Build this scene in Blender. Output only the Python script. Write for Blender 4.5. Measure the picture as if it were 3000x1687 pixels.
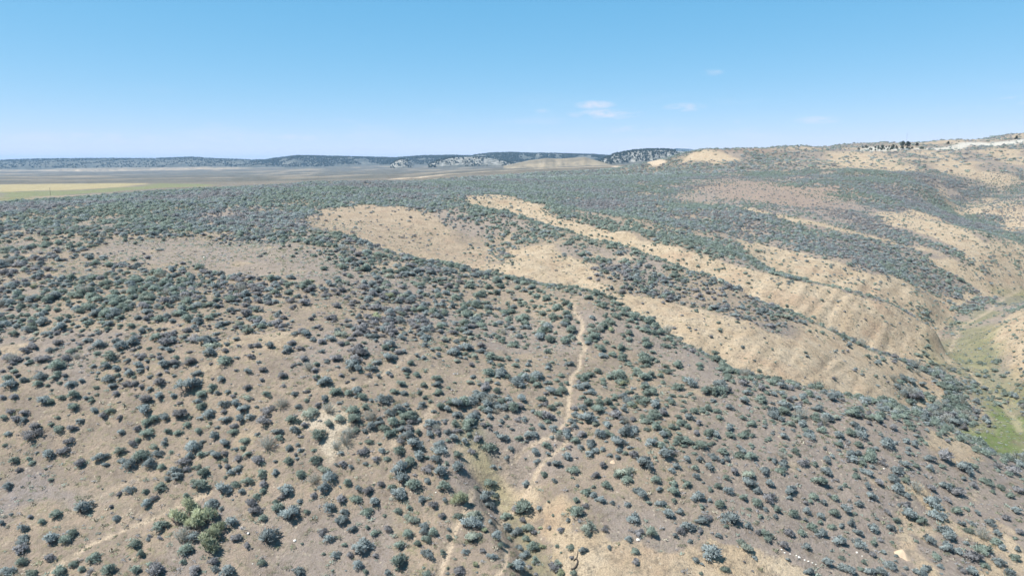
import bpy, math, random
import numpy as np

random.seed(7)
rng = np.random.default_rng(11)
scene = bpy.context.scene
for o in list(bpy.data.objects):
    bpy.data.objects.remove(o)
COL = scene.collection

# ------------------------------------------------------------------ camera
CAM_Z = 45.0
PITCH = math.radians(10.2)
FPX = 2027.0                      # focal length in pixels of a 3000 px wide frame
cd = bpy.data.cameras.new('camera')
cd.sensor_width = 36.0
cd.lens = FPX / 3000.0 * 36.0
cd.clip_start = 0.5
cd.clip_end = 60000.0
cam = bpy.data.objects.new('camera', cd)
cam.location = (0, 0, CAM_Z)
cam.rotation_euler = (math.pi / 2 - PITCH, 0, 0)
COL.objects.link(cam)
scene.camera = cam

# ------------------------------------------------------------------ light
SUN_EL = math.radians(60)
SUN_AZ = math.radians(-108)       # clockwise from +Y: the sun stands to the left and a little behind
world = bpy.data.worlds.new('World')
scene.world = world
world.use_nodes = True
wn, wl = world.node_tree.nodes, world.node_tree.links
wn.clear()


def N(nodes, kind, **kw):
    n = nodes.new(kind)
    for k, v in kw.items():
        setattr(n, k, v)
    return n


w_out = N(wn, 'ShaderNodeOutputWorld')
w_bg = N(wn, 'ShaderNodeBackground')
w_bg.inputs['Strength'].default_value = 0.076
sky = N(wn, 'ShaderNodeTexSky')
sky.sky_type = 'NISHITA'
sky.sun_disc = False
sky.sun_elevation = SUN_EL
sky.sun_rotation = SUN_AZ
sky.altitude = 2000
sky.air_density = 0.7
sky.dust_density = 0.0
sky.ozone_density = 4.0
# thin fair-weather clouds low over the horizon, all the way round
geo = N(wn, 'ShaderNodeTexCoord')
sep = N(wn, 'ShaderNodeSeparateXYZ')
wl.new(geo.outputs['Generated'], sep.inputs[0])
mp = N(wn, 'ShaderNodeMapping')
mp.inputs['Scale'].default_value = (9.0, 9.0, 42.0)
mp.inputs['Location'].default_value = (2.3, 0.4, 0.0)
wl.new(geo.outputs['Generated'], mp.inputs['Vector'])
cn = N(wn, 'ShaderNodeTexNoise')
cn.inputs['Scale'].default_value = 1.0
cn.inputs['Detail'].default_value = 6.0
cn.inputs['Roughness'].default_value = 0.55
wl.new(mp.outputs[0], cn.inputs['Vector'])
cr = N(wn, 'ShaderNodeMapRange')
cr.inputs['From Min'].default_value = 0.56
cr.inputs['From Max'].default_value = 0.74
wl.new(cn.outputs['Fac'], cr.inputs['Value'])
el = N(wn, 'ShaderNodeMapRange')            # only the lowest few degrees carry cloud
el.inputs['From Min'].default_value = 0.10
el.inputs['From Max'].default_value = 0.03
wl.new(sep.outputs['Z'], el.inputs['Value'])
cm = N(wn, 'ShaderNodeMath', operation='MULTIPLY')
wl.new(cr.outputs[0], cm.inputs[0])
wl.new(el.outputs[0], cm.inputs[1])
cm2 = N(wn, 'ShaderNodeMath', operation='MULTIPLY')
cm2.inputs[1].default_value = 0.3
wl.new(cm.outputs[0], cm2.inputs[0])
# the few small puffs that stood there that day: bearing, height, width, depth, strength
az = N(wn, 'ShaderNodeMath', operation='ARCTAN2')
wl.new(sep.outputs['X'], az.inputs[0])
wl.new(sep.outputs['Y'], az.inputs[1])
els = N(wn, 'ShaderNodeMath', operation='ARCSINE')
wl.new(sep.outputs['Z'], els.inputs[0])
puff = None
mp2 = N(wn, 'ShaderNodeMapping')
mp2.inputs['Scale'].default_value = (45.0, 45.0, 120.0)
wl.new(geo.outputs['Generated'], mp2.inputs['Vector'])
pnz = N(wn, 'ShaderNodeTexNoise')
pnz.inputs['Scale'].default_value = 1.0
pnz.inputs['Detail'].default_value = 5.0
wl.new(mp2.outputs[0], pnz.inputs['Vector'])
for a0, e0, wa, we, st in ((0.114, 0.0801, 0.028, 0.0052, 1.0), (0.131, 0.0672, 0.045, 0.0062, 0.95), (0.238, 0.0752, 0.025, 0.0052, 0.7), (0.407, 0.0550, 0.026, 0.0048, 0.6), (0.271, 0.1190, 0.014, 0.0036, 0.6),
                           (0.610, 0.0700, 0.020, 0.0050, 0.6), (0.165, 0.0460, 0.032, 0.0055, 0.45), (0.044, 0.0728, 0.011, 0.003, 0.4), (0.311, 0.0550, 0.009, 0.003, 0.5), (-0.54, 0.0300, 0.085, 0.0065, 0.5),
                           (-0.37, 0.0325, 0.062, 0.0058, 0.5), (-0.30, 0.0340, 0.032, 0.0058, 0.55)):
    parts = []
    for src, c0, wd_ in ((az, a0, wa), (els, e0, we)):
        q1 = N(wn, 'ShaderNodeMath', operation='SUBTRACT')
        q1.inputs[1].default_value = c0
        wl.new(src.outputs[0], q1.inputs[0])
        q2 = N(wn, 'ShaderNodeMath', operation='DIVIDE')
        q2.inputs[1].default_value = wd_
        wl.new(q1.outputs[0], q2.inputs[0])
        q3 = N(wn, 'ShaderNodeMath', operation='MULTIPLY')
        wl.new(q2.outputs[0], q3.inputs[0])
        wl.new(q2.outputs[0], q3.inputs[1])
        parts.append(q3)
    q4 = N(wn, 'ShaderNodeMath', operation='ADD')
    wl.new(parts[0].outputs[0], q4.inputs[0])
    wl.new(parts[1].outputs[0], q4.inputs[1])
    q5 = N(wn, 'ShaderNodeMapRange')
    q5.inputs['From Min'].default_value = 1.6
    q5.inputs['From Max'].default_value = 0.0
    q5.inputs['To Max'].default_value = st
    wl.new(q4.outputs[0], q5.inputs['Value'])
    if puff is None:
        puff = q5.outputs[0]
    else:
        q6 = N(wn, 'ShaderNodeMath', operation='MAXIMUM')
        wl.new(puff, q6.inputs[0])
        wl.new(q5.outputs[0], q6.inputs[1])
        puff = q6.outputs[0]
pe = N(wn, 'ShaderNodeMapRange')
pe.inputs['From Min'].default_value = 0.40
pe.inputs['From Max'].default_value = 0.62
wl.new(pnz.outputs['Fac'], pe.inputs['Value'])
pm = N(wn, 'ShaderNodeMath', operation='MULTIPLY')
wl.new(puff, pm.inputs[0])
wl.new(pe.outputs[0], pm.inputs[1])
pm2 = N(wn, 'ShaderNodeMath', operation='MULTIPLY')
pm2.inputs[1].default_value = 0.75
wl.new(pm.outputs[0], pm2.inputs[0])
cadd = N(wn, 'ShaderNodeMath', operation='MAXIMUM')
wl.new(cm2.outputs[0], cadd.inputs[0])
wl.new(pm2.outputs[0], cadd.inputs[1])
cmix = N(wn, 'ShaderNodeMix', data_type='RGBA')
cmix.inputs['B'].default_value = (5.4, 5.5, 6.2, 1)
wl.new(cadd.outputs[0], cmix.inputs['Factor'])
# the camera's own response to that sky: each channel is compressed a little
ssep = N(wn, 'ShaderNodeSeparateColor')
scom = N(wn, 'ShaderNodeCombineColor')
wl.new(sky.outputs[0], ssep.inputs[0])
for ch, (pw, gain) in enumerate(((1.05, 0.95), (0.47, 2.22), (0.33, 3.28))):
    pn = N(wn, 'ShaderNodeMath', operation='POWER')
    pn.inputs[1].default_value = pw
    wl.new(ssep.outputs[ch], pn.inputs[0])
    gn = N(wn, 'ShaderNodeMath', operation='MULTIPLY')
    gn.inputs[1].default_value = gain
    wl.new(pn.outputs[0], gn.inputs[0])
    wl.new(gn.outputs[0], scom.inputs[ch])
wl.new(scom.outputs[0], cmix.inputs['A'])
wl.new(cmix.outputs['Result'], w_bg.inputs['Color'])
wl.new(w_bg.outputs[0], w_out.inputs[0])

sd = bpy.data.lights.new('sun', 'SUN')
sd.energy = 5.0
sd.angle = math.radians(0.53)
sd.color = (1.0, 0.95, 0.87)
sun = bpy.data.objects.new('sun', sd)
COL.objects.link(sun)
sv = np.array([math.cos(SUN_EL) * math.sin(SUN_AZ), math.cos(SUN_EL) * math.cos(SUN_AZ), math.sin(SUN_EL)])
from mathutils import Vector
sun.rotation_euler = Vector(sv).to_track_quat('Z', 'Y').to_euler()

scene.view_settings.view_transform = 'Standard'
scene.view_settings.look = 'None'
scene.view_settings.gamma = 1.0
scene.view_settings.exposure = 1.05
scene.view_settings.use_curve_mapping = False
scene.render.engine = 'CYCLES'
scene.cycles.max_bounces = 6
scene.cycles.diffuse_bounces = 2
scene.cycles.volume_bounces = 0
scene.cycles.transparent_max_bounces = 8

# ------------------------------------------------------------------ the lie of the land
# Survey points: picture column, row (3000 x 1687) and the distance north in metres.
SP, CP = math.sin(PITCH), math.cos(PITCH)


def ray(u, v):
    """direction of a picture point, scaled to one metre north: (x, drop)"""
    dv = v - 843.5
    fwd = FPX * CP - dv * SP
    return (u - 1500.0) / fwd, (FPX * SP + dv * CP) / fwd


def pt(u, v, Y, dz=0.0):
    a, r = ray(u, v)
    return (a, math.log(Y), -r * Y + dz)


ctrl = []


def P(*rows):
    for u, v, Y in rows:
        ctrl.append(pt(u, v, Y))


def Z(*rows):                               # hidden ground: column, row of its direction, distance, level
    for u, v, Y, z in rows:
        a, _ = ray(u, v)
        ctrl.append((a, math.log(Y), z))


def line(rows, step=0.035):
    pts = [pt(*r) if len(r) == 3 else (ray(r[0], r[1])[0], math.log(r[2]), r[3]) for r in rows]
    for p, q in zip(pts[:-1], pts[1:]):
        n = max(1, int(math.hypot(p[0] - q[0], (p[1] - q[1])) / step))
        for k in range(n):
            t = k / n
            ctrl.append(tuple(p[i] * (1 - t) + q[i] * t for i in range(3)))
    ctrl.append(pts[-1])


# left hillside and bench
P((300, 1680, 44), (300, 1500, 49), (300, 1300, 55), (300, 1100, 62), (300, 1000, 67), (300, 900, 75), (300, 830, 84),
  (300, 740, 105), (300, 680, 125), (300, 620, 155), (300, 589, 192))
P((0, 1680, 44), (0, 1400, 52), (0, 1100, 62), (0, 900, 76), (0, 740, 105), (0, 650, 140), (0, 606, 172))
P((-600, 1600, 46), (-600, 1100, 62), (-600, 850, 82), (-600, 700, 118), (-600, 620, 160))
P((600, 1600, 46), (600, 1300, 55), (600, 1100, 61.5), (600, 950, 70), (600, 830, 85), (600, 750, 101), (600, 700, 122),
  (600, 650, 143), (600, 600, 168), (600, 566, 215))
P((900, 1687, 44), (900, 1500, 48.5), (900, 1200, 57), (900, 1000, 66), (900, 900, 75), (900, 800, 88), (900, 700, 118),
  (900, 620, 165), (900, 560, 228), (900, 535, 320))
P((1200, 1687, 43.5), (1200, 1400, 51), (1200, 1100, 62), (1200, 900, 80), (1200, 830, 92))
P((1500, 1400, 52), (1500, 1200, 59), (1500, 1000, 73), (1500, 900, 86), (1500, 1600, 45))
# edges of the bench towards the basin
line([(-700, 610, 180), (0, 600, 186), (150, 589, 200), (300, 577, 222), (500, 561, 250), (700, 549, 285), (900, 540, 330), (1270, 530, 420), (1500, 514, 520), (1750, 500, 600), (1900, 490, 640)], 0.05)
# near spur and its right flank
P((1900, 1500, 48.5), (1900, 1300, 55), (1900, 1150, 64), (1900, 1050, 73), (2300, 1300, 58), (2300, 1500, 50), (2300, 1687, 44.5),
  (2000, 1687, 43.5), (2300, 1180, 66), (2600, 1400, 56), (2600, 1300, 61), (2600, 1600, 48.5), (2800, 1687, 46), (2800, 1500, 54), (3000, 1560, 52.5), (3000, 1687, 47.5))
S0 = [(1000, 690, 122), (1050, 716, 110), (1155, 743, 107), (1272, 770, 105), (1388, 791, 103), (1466, 809, 100), (1582, 836, 97), (1699, 853, 95), (1796, 882, 90),
      (1854, 917, 86), (1932, 960, 82), (2035, 1022, 77), (2116, 1069, 74.5), (2186, 1096, 73), (2407, 1142, 72), (2600, 1186, 72), (2776, 1262, 70), (2893, 1327, 67), (2990, 1420, 61)]
line(S0)
G1 = [(1000, 680, 132), (1100, 735, 122, -15.0), (1272, 770, 117, -17.9), (1450, 800, 115, -19.6), (1600, 838, 113), (1700, 853, 109, -21.4), (1796, 885, 103, -22.6), (1932, 960, 94, -24.4),
      (2035, 1022, 88, -26.2), (2186, 1096, 85, -28.6), (2300, 1120, 84.5, -29.6), (2407, 1142, 85, -30.8), (2600, 1190, 86.5, -33.4), (2760, 1230, 89, -36.5)]
line(G1)
B1 = [(1640, 790, 124), (1720, 815, 118), (1776, 847, 113), (1912, 872, 110), (2000, 897, 107), (2078, 917, 104), (2155, 933, 102), (2272, 979, 100), (2349, 1003, 100), (2427, 1041, 100), (2505, 1073, 100.5), (2582, 1108, 101), (2640, 1140, 102)]
line(B1)
S1 = [(1388, 609, 185), (1505, 632, 171), (1621, 667, 157), (1738, 702, 146), (1854, 729, 138), (1932, 757, 132), (2000, 789, 126), (2078, 812, 122), (2155, 851, 116.5),
      (2233, 886, 113.5), (2310, 913, 111.5), (2388, 948, 109.5), (2466, 987, 108.5), (2543, 1022, 108.5), (2602, 1040, 109), (2660, 1065, 110)]
line(S1)
P((2730, 1190, 101))
G2 = [(1370, 592, 200), (1388, 609, 195, -12.7), (1505, 632, 181, -14.2), (1621, 667, 167, -16.2), (1738, 702, 158, -18.0), (1854, 735, 150, -19.4), (1932, 757, 143, -20.4), (2000, 789, 137, -21.6), (2155, 851, 128, -24.3),
      (2270, 900, 124, -26.6), (2388, 948, 121, -29.2), (2543, 1022, 119.5, -33.2), (2660, 1057, 120, -36.0)]
line(G2)
S2 = [(1380, 572, 225), (1485, 574, 228), (1582, 601, 202), (1640, 644, 178), (1680, 652, 175), (1757, 667, 169), (1870, 700, 157), (2000, 731, 149), (2078, 752, 145), (2136, 770, 142), (2252, 805, 137), (2349, 826, 135), (2466, 847, 134),
      (2582, 881, 133), (2660, 920, 133), (2745, 978, 134)]
line(S2)


def mids(A, B, u0, u1, ts, n=9):
    """straight ground between two survey lines"""
    A, B = [pt(*r) if len(r) == 3 else (ray(r[0], r[1])[0], math.log(r[2]), r[3]) for r in A], [pt(*r) if len(r) == 3 else (ray(r[0], r[1])[0], math.log(r[2]), r[3]) for r in B]
    A, B = np.array(A), np.array(B)
    for k in range(n):
        a = ray(u0 + (u1 - u0) * k / (n - 1), 900)[0]
        ya, za = math.exp(np.interp(a, A[:, 0], A[:, 1])), np.interp(a, A[:, 0], A[:, 2])
        yb, zb = math.exp(np.interp(a, B[:, 0], B[:, 1])), np.interp(a, B[:, 0], B[:, 2])
        for t in ts:
            ctrl.append((a, math.log(ya * (1 - t) + yb * t), za * (1 - t) + zb * t))


mids(B1, S1, 1800, 2600, (0.35, 0.7))
mids(G1, B1, 1800, 2620, (0.5,))
mids(G2, S2, 1560, 2640, (0.5,), 12)
G3 = [(2110, 672, 190), (2147, 690, 180), (2180, 730, 168), (2213, 758, 159), (2349, 824, 149, -26.4), (2466, 850, 147, -28.6), (2582, 885, 147, -31.2), (2660, 925, 147, -34.0), (2745, 980, 148, -37.0)]
line(G3)
S3 = [(2186, 704, 185), (2272, 723, 176), (2349, 743, 172), (2427, 762, 168), (2505, 789, 165), (2582, 809, 164), (2640, 836, 163), (2699, 875, 161), (2740, 915, 160)]
line(S3)
P((2400, 650, 215), (2600, 700, 210), (2300, 600, 260), (2700, 640, 258), (2500, 620, 252), (2680, 760, 195), (2450, 700, 192))
# valley floor and the right-hand arms
VF = [(3150, 1330, 84, -38.4), (2950, 1240, 97), (2850, 1100, 120), (2720, 1000, 143), (2780, 930, 165), (2900, 880, 185), (3000, 840, 205), (3150, 800, 225)]
line(VF)
line([(3000, 1240, 99, -37.6), (2950, 1120, 120, -37.0), (2860, 1010, 140, -36.9), (2870, 955, 158, -36.6), (2980, 900, 178, -36.2)])
G4 = [(2740, 690, 225), (2830, 745, 207), (2900, 790, 203), (2990, 832, 204)]
line(G4)
line([(2850, 680, 236), (2930, 705, 232), (3000, 745, 228), (3100, 790, 224)])
G5 = [(3100, 720, 275), (2990, 688, 288), (2900, 655, 308), (2820, 618, 338), (2780, 585, 368)]
line(G5)
P((3000, 1000, 127), (2930, 960, 142), (3100, 1050, 112), (3000, 1120, 108), (3200, 1000, 108), (3400, 1100, 92))
P((3000, 620, 330), (2900, 600, 345), (2750, 560, 350), (2680, 600, 300), (2560, 560, 330))
# mound and bare saddle beside the gully heads
P((1100, 640, 155), (1100, 600, 182), (1300, 680, 148), (1350, 720, 140), (1200, 705, 138), (1250, 560, 262), (1250, 600, 196), (1000, 640, 152), (1000, 585, 195),
  (1450, 680, 150), (1450, 740, 136), (1560, 720, 138), (1560, 770, 126), (1650, 740, 133), (1800, 790, 120))
# upper slopes
P((1500, 545, 330), (1600, 590, 238), (1700, 620, 212), (1800, 615, 222), (1873, 640, 188), (1815, 682, 162), (1900, 600, 236), (2000, 650, 200), (2000, 600, 250), (2000, 550, 330),
  (2000, 510, 450), (1750, 550, 320), (1750, 520, 420), (2050, 700, 166), (2150, 640, 205), (1640, 570, 262), (1950, 690, 165), (1380, 545, 310), (1100, 560, 245))
P((2300, 540, 330), (2300, 500, 420), (2300, 465, 540), (2300, 437, 650), (2150, 500, 455), (2450, 520, 380), (2450, 480, 460), (2450, 442, 580), (2600, 500, 425), (2600, 455, 545), (2600, 420, 680),
  (2600, 530, 370), (2900, 560, 345), (2900, 500, 430), (2900, 440, 530), (2900, 407, 650), (2750, 500, 430), (2750, 450, 545), (2750, 416, 660), (3000, 397, 660), (3300, 390, 660), (3300, 480, 450), (3300, 560, 340),
  (3300, 650, 270), (3400, 800, 180))
line([(1985, 484, 520), (2010, 470, 520), (2050, 440, 540), (2150, 437, 570), (2280, 436, 640)])
Z((2280, 436, 860, 4), (2600, 420, 900, 8), (3000, 400, 900, 10), (2050, 440, 760, -2), (3400, 400, 900, 12))
# basin
P((-600, 575, 520), (50, 575, 500), (50, 563, 560), (100, 537, 850), (50, 523, 1300), (50, 511, 2300), (50, 500, 3300), (500, 540, 700), (700, 530, 900), (700, 508, 2200), (700, 495, 3200),
  (1100, 519, 1050), (1100, 504, 1900), (1000, 490, 3300), (1180, 518, 1000), (1300, 502, 1650), (1500, 493, 1600), (1500, 486, 2500), (1700, 487, 1500), (1750, 488, 900), (1900, 483, 1150), (1300, 520, 640), (1600, 500, 800))
for a in (-1.5, -0.7, -0.3, 0, 0.3, 0.7, 1.5):
    ctrl.append((a, math.log(6500), 14.0))
    ctrl.append((a, math.log(15000), 30.0))
    ctrl.append((a, math.log(25), -31.5))
    ctrl.append((a, math.log(9), -35.0))
for a in (-1.5, 1.5):
    for Y, z in ((45, -27), (75, -17 if a < 0 else -27), (120, -13 if a < 0 else -25), (200, -9 if a < 0 else -18), (350, -12 if a < 0 else -5), (700, -23 if a < 0 else 26), (1500, -24 if a < 0 else 5), (3000, -15 if a < 0 else 5)):
        ctrl.append((a, math.log(Y), z))
for a in (0.5, 0.7, 0.95):
    ctrl.append((a, math.log(1800), 0.0))
    ctrl.append((a, math.log(3500), 6.0))

A_MAX, B0, B1_ = 1.6, math.log(8.0), math.log(15000.0)


def tps(points, na=330, nb=430, smooth=3e-7):
    p = np.array(points, dtype=np.float64)
    # thin out points that all but coincide
    keep, seen = [], set()
    for k, q in enumerate(p):
        key = (round(q[0] / 0.006), round(q[1] / 0.006))
        if key not in seen:
            seen.add(key)
            keep.append(k)
    p = p[keep]
    xy, z = p[:, :2].copy(), p[:, 2] / np.exp(p[:, 1]) ** 0.5      # even out near and far relief
    n = len(p)

    def U(d2):
        return 0.5 * d2 * np.log(d2 + 1e-12)
    d2 = ((xy[:, None] - xy[None]) ** 2).sum(-1)
    K = U(d2) + np.eye(n) * smooth
    Q = np.c_[np.ones(n), xy]
    A = np.zeros((n + 3, n + 3))
    A[:n, :n], A[:n, n:], A[n:, :n] = K, Q, Q.T
    w = np.linalg.solve(A, np.r_[z, 0, 0, 0])
    ga = np.linspace(-A_MAX, A_MAX, na)
    gb = np.linspace(B0, B1_, nb)
    out = np.zeros((nb, na))
    for j in range(nb):
        d2 = (ga[:, None] - xy[None, :, 0]) ** 2 + (gb[j] - xy[None, :, 1]) ** 2
        out[j] = U(d2) @ w[:n] + w[n] + w[n + 1] * ga + w[n + 2] * gb[j]
        out[j] *= math.exp(gb[j]) ** 0.5
    return out


LAND = tps(ctrl)


def cubic(f):
    f2, f3 = f * f, f * f * f
    return (-0.5 * f + f2 - 0.5 * f3, 1 - 2.5 * f2 + 1.5 * f3, 0.5 * f + 2 * f2 - 1.5 * f3, -0.5 * f2 + 0.5 * f3)


def land(x, y):
    """smooth height over the survey, camera at zero"""
    nb, na = LAND.shape
    y = np.maximum(y, 8.01)
    fa = np.clip((x / y + A_MAX) / (2 * A_MAX) * (na - 1), 1, na - 2.001)
    fb = np.clip((np.log(y) - B0) / (B1_ - B0) * (nb - 1), 1, nb - 2.001)
    ia, ib = fa.astype(int), fb.astype(int)
    wa, wb = cubic(fa - ia), cubic(fb - ib)
    out = 0
    for k in range(4):
        row = 0
        for m in range(4):
            row = row + wa[m] * LAND[np.clip(ib + k - 1, 0, nb - 1), np.clip(ia + m - 1, 0, na - 1)]
        out = out + wb[k] * row
    return out


def vnoise(x, y, seed=0):
    xi, yi = np.floor(x).astype(np.int64), np.floor(y).astype(np.int64)
    fx, fy = x - xi, y - yi
    fx, fy = fx * fx * (3 - 2 * fx), fy * fy * (3 - 2 * fy)

    def h(i, j):
        n = (i * 374761393 + j * 668265263 + seed * 974634721) & 0x7fffffff
        n = ((n ^ (n >> 13)) * 1274126177) & 0x7fffffff
        return ((n ^ (n >> 16)) & 0xffff) / 65535.0
    return (h(xi, yi) * (1 - fx) + h(xi + 1, yi) * fx) * (1 - fy) + (h(xi, yi + 1) * (1 - fx) + h(xi + 1, yi + 1) * fx) * fy


def fbm(x, y, seed=0, octs=4, gain=0.5):
    s, amp, tot = 0, 1.0, 0
    for k in range(octs):
        s = s + amp * vnoise(x * 2 ** k + 17.3 * k, y * 2 ** k - 9.1 * k, seed + k)
        tot += amp
        amp *= gain
    return s / tot


def seg_dist(x, y, poly):
    """distance to a polyline and the fraction along it"""
    best = np.full(x.shape, 1e9)
    frac = np.zeros(x.shape)
    n = len(poly) - 1
    for k in range(n):
        (x0, y0), (x1, y1) = poly[k], poly[k + 1]
        dx, dy = x1 - x0, y1 - y0
        t = np.clip(((x - x0) * dx + (y - y0) * dy) / (dx * dx + dy * dy + 1e-9), 0, 1)
        d = np.hypot(x - x0 - t * dx, y - y0 - t * dy)
        m = d < best
        best = np.where(m, d, best)
        frac = np.where(m, (k + t) / n, frac)
    return best, frac


def poly_sd(x, y, poly):
    """signed distance to a polygon, positive inside"""
    inside = np.zeros(x.shape, bool)
    n = len(poly)
    for k in range(n):
        (x0, y0), (x1, y1) = poly[k], poly[(k + 1) % n]
        c = ((y0 > y) != (y1 > y)) & (x < (x1 - x0) * (y - y0) / (y1 - y0 + 1e-12) + x0)
        inside ^= c
    d, _ = seg_dist(x, y, list(poly) + [poly[0]])
    return np.where(inside, d, -d)


def smooth(e0, e1, v):
    t = np.clip((v - e0) / (e1 - e0), 0, 1)
    return t * t * (3 - 2 * t)


_yt = np.exp(np.linspace(math.log(24), math.log(9000), 2600))


def ground_at(u, v, first=None):
    """the point of the land that the survey saw at a picture position (scalar)"""
    a, r = ray(u, v)
    h = land(a * _yt, _yt)
    k = np.nonzero(h >= -r * _yt)[0]
    k = k[0] if len(k) else len(_yt) - 1
    k = max(k, 1)
    g0 = -r * _yt[k - 1] - h[k - 1]
    g1 = h[k] + r * _yt[k]
    t = g0 / (g0 + g1 + 1e-12) if g0 > 0 else 0
    Y = _yt[k - 1] * (1 - t) + _yt[k] * t
    return a * Y, Y


def gpoly(rows):
    return [ground_at(u, v) for u, v in rows]

# ------------------------------------------------------------------ features laid on the land
TRACKS = [gpoly(r) for r in (
    [(1672, 879), (1683, 910), (1703, 941), (1706, 964), (1691, 991), (1714, 1022), (1699, 1049), (1695, 1077), (1675, 1100), (1666, 1141), (1666, 1183), (1659, 1235), (1634, 1261), (1612, 1280), (1560, 1305), (1512, 1326)],
    [(1664, 1240), (1673, 1262), (1672, 1280), (1645, 1311), (1616, 1338), (1560, 1385), (1505, 1435), (1477, 1459), (1455, 1486), (1460, 1521), (1474, 1559), (1482, 1584), (1478, 1625), (1476, 1656), (1455, 1687), (1440, 1730)],
    [(1383, 1428), (1370, 1470), (1352, 1519), (1329, 1557), (1319, 1604), (1298, 1652), (1286, 1687), (1270, 1740)],
    [(100, 1720), (128, 1687), (166, 1654), (199, 1631), (259, 1592), (310, 1569), (373, 1546), (435, 1521), (487, 1490), (560, 1462), (612, 1440)],
    [(0, 1588), (60, 1560), (120, 1525), (186, 1497), (248, 1464), (290, 1445), (330, 1425), (420, 1395)],
    [(1267, 1193), (1248, 1232), (1224, 1261), (1166, 1290), (1150, 1310)],
    [(940, 1175), (1000, 1131), (1078, 1119), (1130, 1095), (1180, 1060), (1250, 1022)],
    [(3010, 836), (2943, 867), (2893, 917), (2815, 956), (2796, 995), (2757, 1026), (2776, 1057), (2835, 1080), (2873, 1119), (2943, 1193), (2990, 1260)],
    [(1540, 716), (1600, 745), (1612, 800), (1600, 828)],
    [(1812, 684), (1850, 662), (1873, 636), (1900, 618)],
)]
TRACK_W = [0.30, 0.28, 0.34, 0.33, 0.26, 0.5, 0.34, 0.8, 0.5, 0.7]
DRAW = gpoly([(1375, 1250), (1410, 1320), (1475, 1395), (1520, 1480), (1560, 1560), (1600, 1640), (1645, 1720)])
ROAD = gpoly([(1160, 527), (1240, 519), (1330, 511), (1420, 504), (1560, 497), (1700, 491), (1800, 487), (1930, 482)])


def plan(rows):
    return [(ray(r[0], r[1])[0] * r[2], r[2]) for r in rows]


FACES = ((G1, B1), (G2, S2), (G3, S3))


def height(x, y):
    h = land(x, y)
    near = smooth(700, 250, y)
    # small relief: hummocks, and rills that run down the steep bare faces
    h = h + near * (fbm(x / 9.0, y / 9.0, 3, 4) - 0.5) * 0.9 + near * (fbm(x / 2.2, y / 2.2, 9, 3) - 0.5) * 0.16
    h = h + smooth(120, 400, y) * (fbm(x / 40.0, y / 40.0, 21, 4) - 0.5) * (1.2 + 5.5 * smooth(2050, 2350, 1500 + x / y * 2027)) * smooth(2.0e4, 600, y)
    h = h + smooth(900, 1800, y) * (fbm(x / 260.0, y / 420.0, 33, 4) - 0.5) * 10.0
    # rills and scallops cut into the bare faces
    along, down = (x - 0.9 * y) / 1.35, (x + y) / 1.41
    for foot, brow in FACES:
        poly = plan(foot) + plan(brow)[::-1]
        px_, py_ = [q[0] for q in poly], [q[1] for q in poly]
        m = (x > min(px_) - 6) & (x < max(px_) + 6) & (y > min(py_) - 6) & (y < max(py_) + 6)
        if m.any():
            wgt = smooth(-2.5, 3.0, poly_sd(x[m], y[m], poly))
            rill = 1.0 - np.abs(fbm(along[m] / 2.3, down[m] / 15, 61, 3) - 0.5) * 4
            scal = fbm(along[m] / 8.0, down[m] / 30, 62, 3) - 0.5
            h[m] = h[m] + wgt * (-0.45 * np.clip(rill, 0, 1) + 2.2 * scal)
    d, t = seg_dist(x, y, DRAW)
    wob = (fbm(x / 2.5, y / 2.5, 41, 3) - 0.5) * 1.6
    dep = smooth(0, 0.35, t) * 1.8 * (1 + 0.35 * (fbm(x / 5, y / 5, 47, 2) - 0.5))
    h = h - dep * smooth(3.6, 0.5, d + wob) 
    for k in (0, 1, 2, 3, 7):
        d, t = seg_dist(x, y, TRACKS[k])
        h = h - 0.11 * smooth(TRACK_W[k] * 1.2, TRACK_W[k] * 0.3, d)
    d, t = seg_dist(x, y, ROAD)
    h = h + 0.6 * smooth(8, 4, d)
    return h


# fine relief is added on a regular lookup sheet so that every later query is quick
NA, NB = 620, 1120
ia = np.linspace(-1, 1, NA)
GA = np.where(np.abs(ia) < 0.88, ia / 0.88 * 0.86, np.sign(ia) * (0.86 + (np.abs(ia) - 0.88) / 0.12 * 0.7))
GB = np.linspace(math.log(14.0), math.log(14500.0), NB)
GX = GA[None, :] * np.exp(GB)[:, None]
GY = np.repeat(np.exp(GB)[:, None], NA, 1)
GH = height(GX, GY)
_ai = np.linspace(-1.56, 1.56, 4096)
_af = np.interp(_ai, GA, np.arange(NA))


def zat(x, y):
    """height of the finished sheet under a point (world z)"""
    x, y = np.asarray(x, float), np.asarray(y, float)
    fa = np.interp(np.clip(x / y, -1.55, 1.55), _ai, _af)
    fb = np.clip((np.log(y) - GB[0]) / (GB[-1] - GB[0]) * (NB - 1), 0, NB - 1.001)
    fa = np.clip(fa, 0, NA - 1.001)
    i, j = fa.astype(int), fb.astype(int)
    p, q = fa - i, fb - j
    return CAM_Z + (GH[j, i] * (1 - p) + GH[j, i + 1] * p) * (1 - q) + (GH[j + 1, i] * (1 - p) + GH[j + 1, i + 1] * p) * q


def hit(u, v):
    """where a picture position meets the finished sheet"""
    a, r = ray(u, v)
    Y = _yt
    zz = zat(a * Y, Y) - CAM_Z
    k = np.nonzero(zz >= -r * Y)[0]
    k = max(1, k[0] if len(k) else len(Y) - 1)
    g0, g1 = -r * Y[k - 1] - zz[k - 1], zz[k] + r * Y[k]
    t = g0 / (g0 + g1 + 1e-12) if g0 > 0 else 0
    yy = Y[k - 1] * (1 - t) + Y[k] * t
    return a * yy, yy


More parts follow.
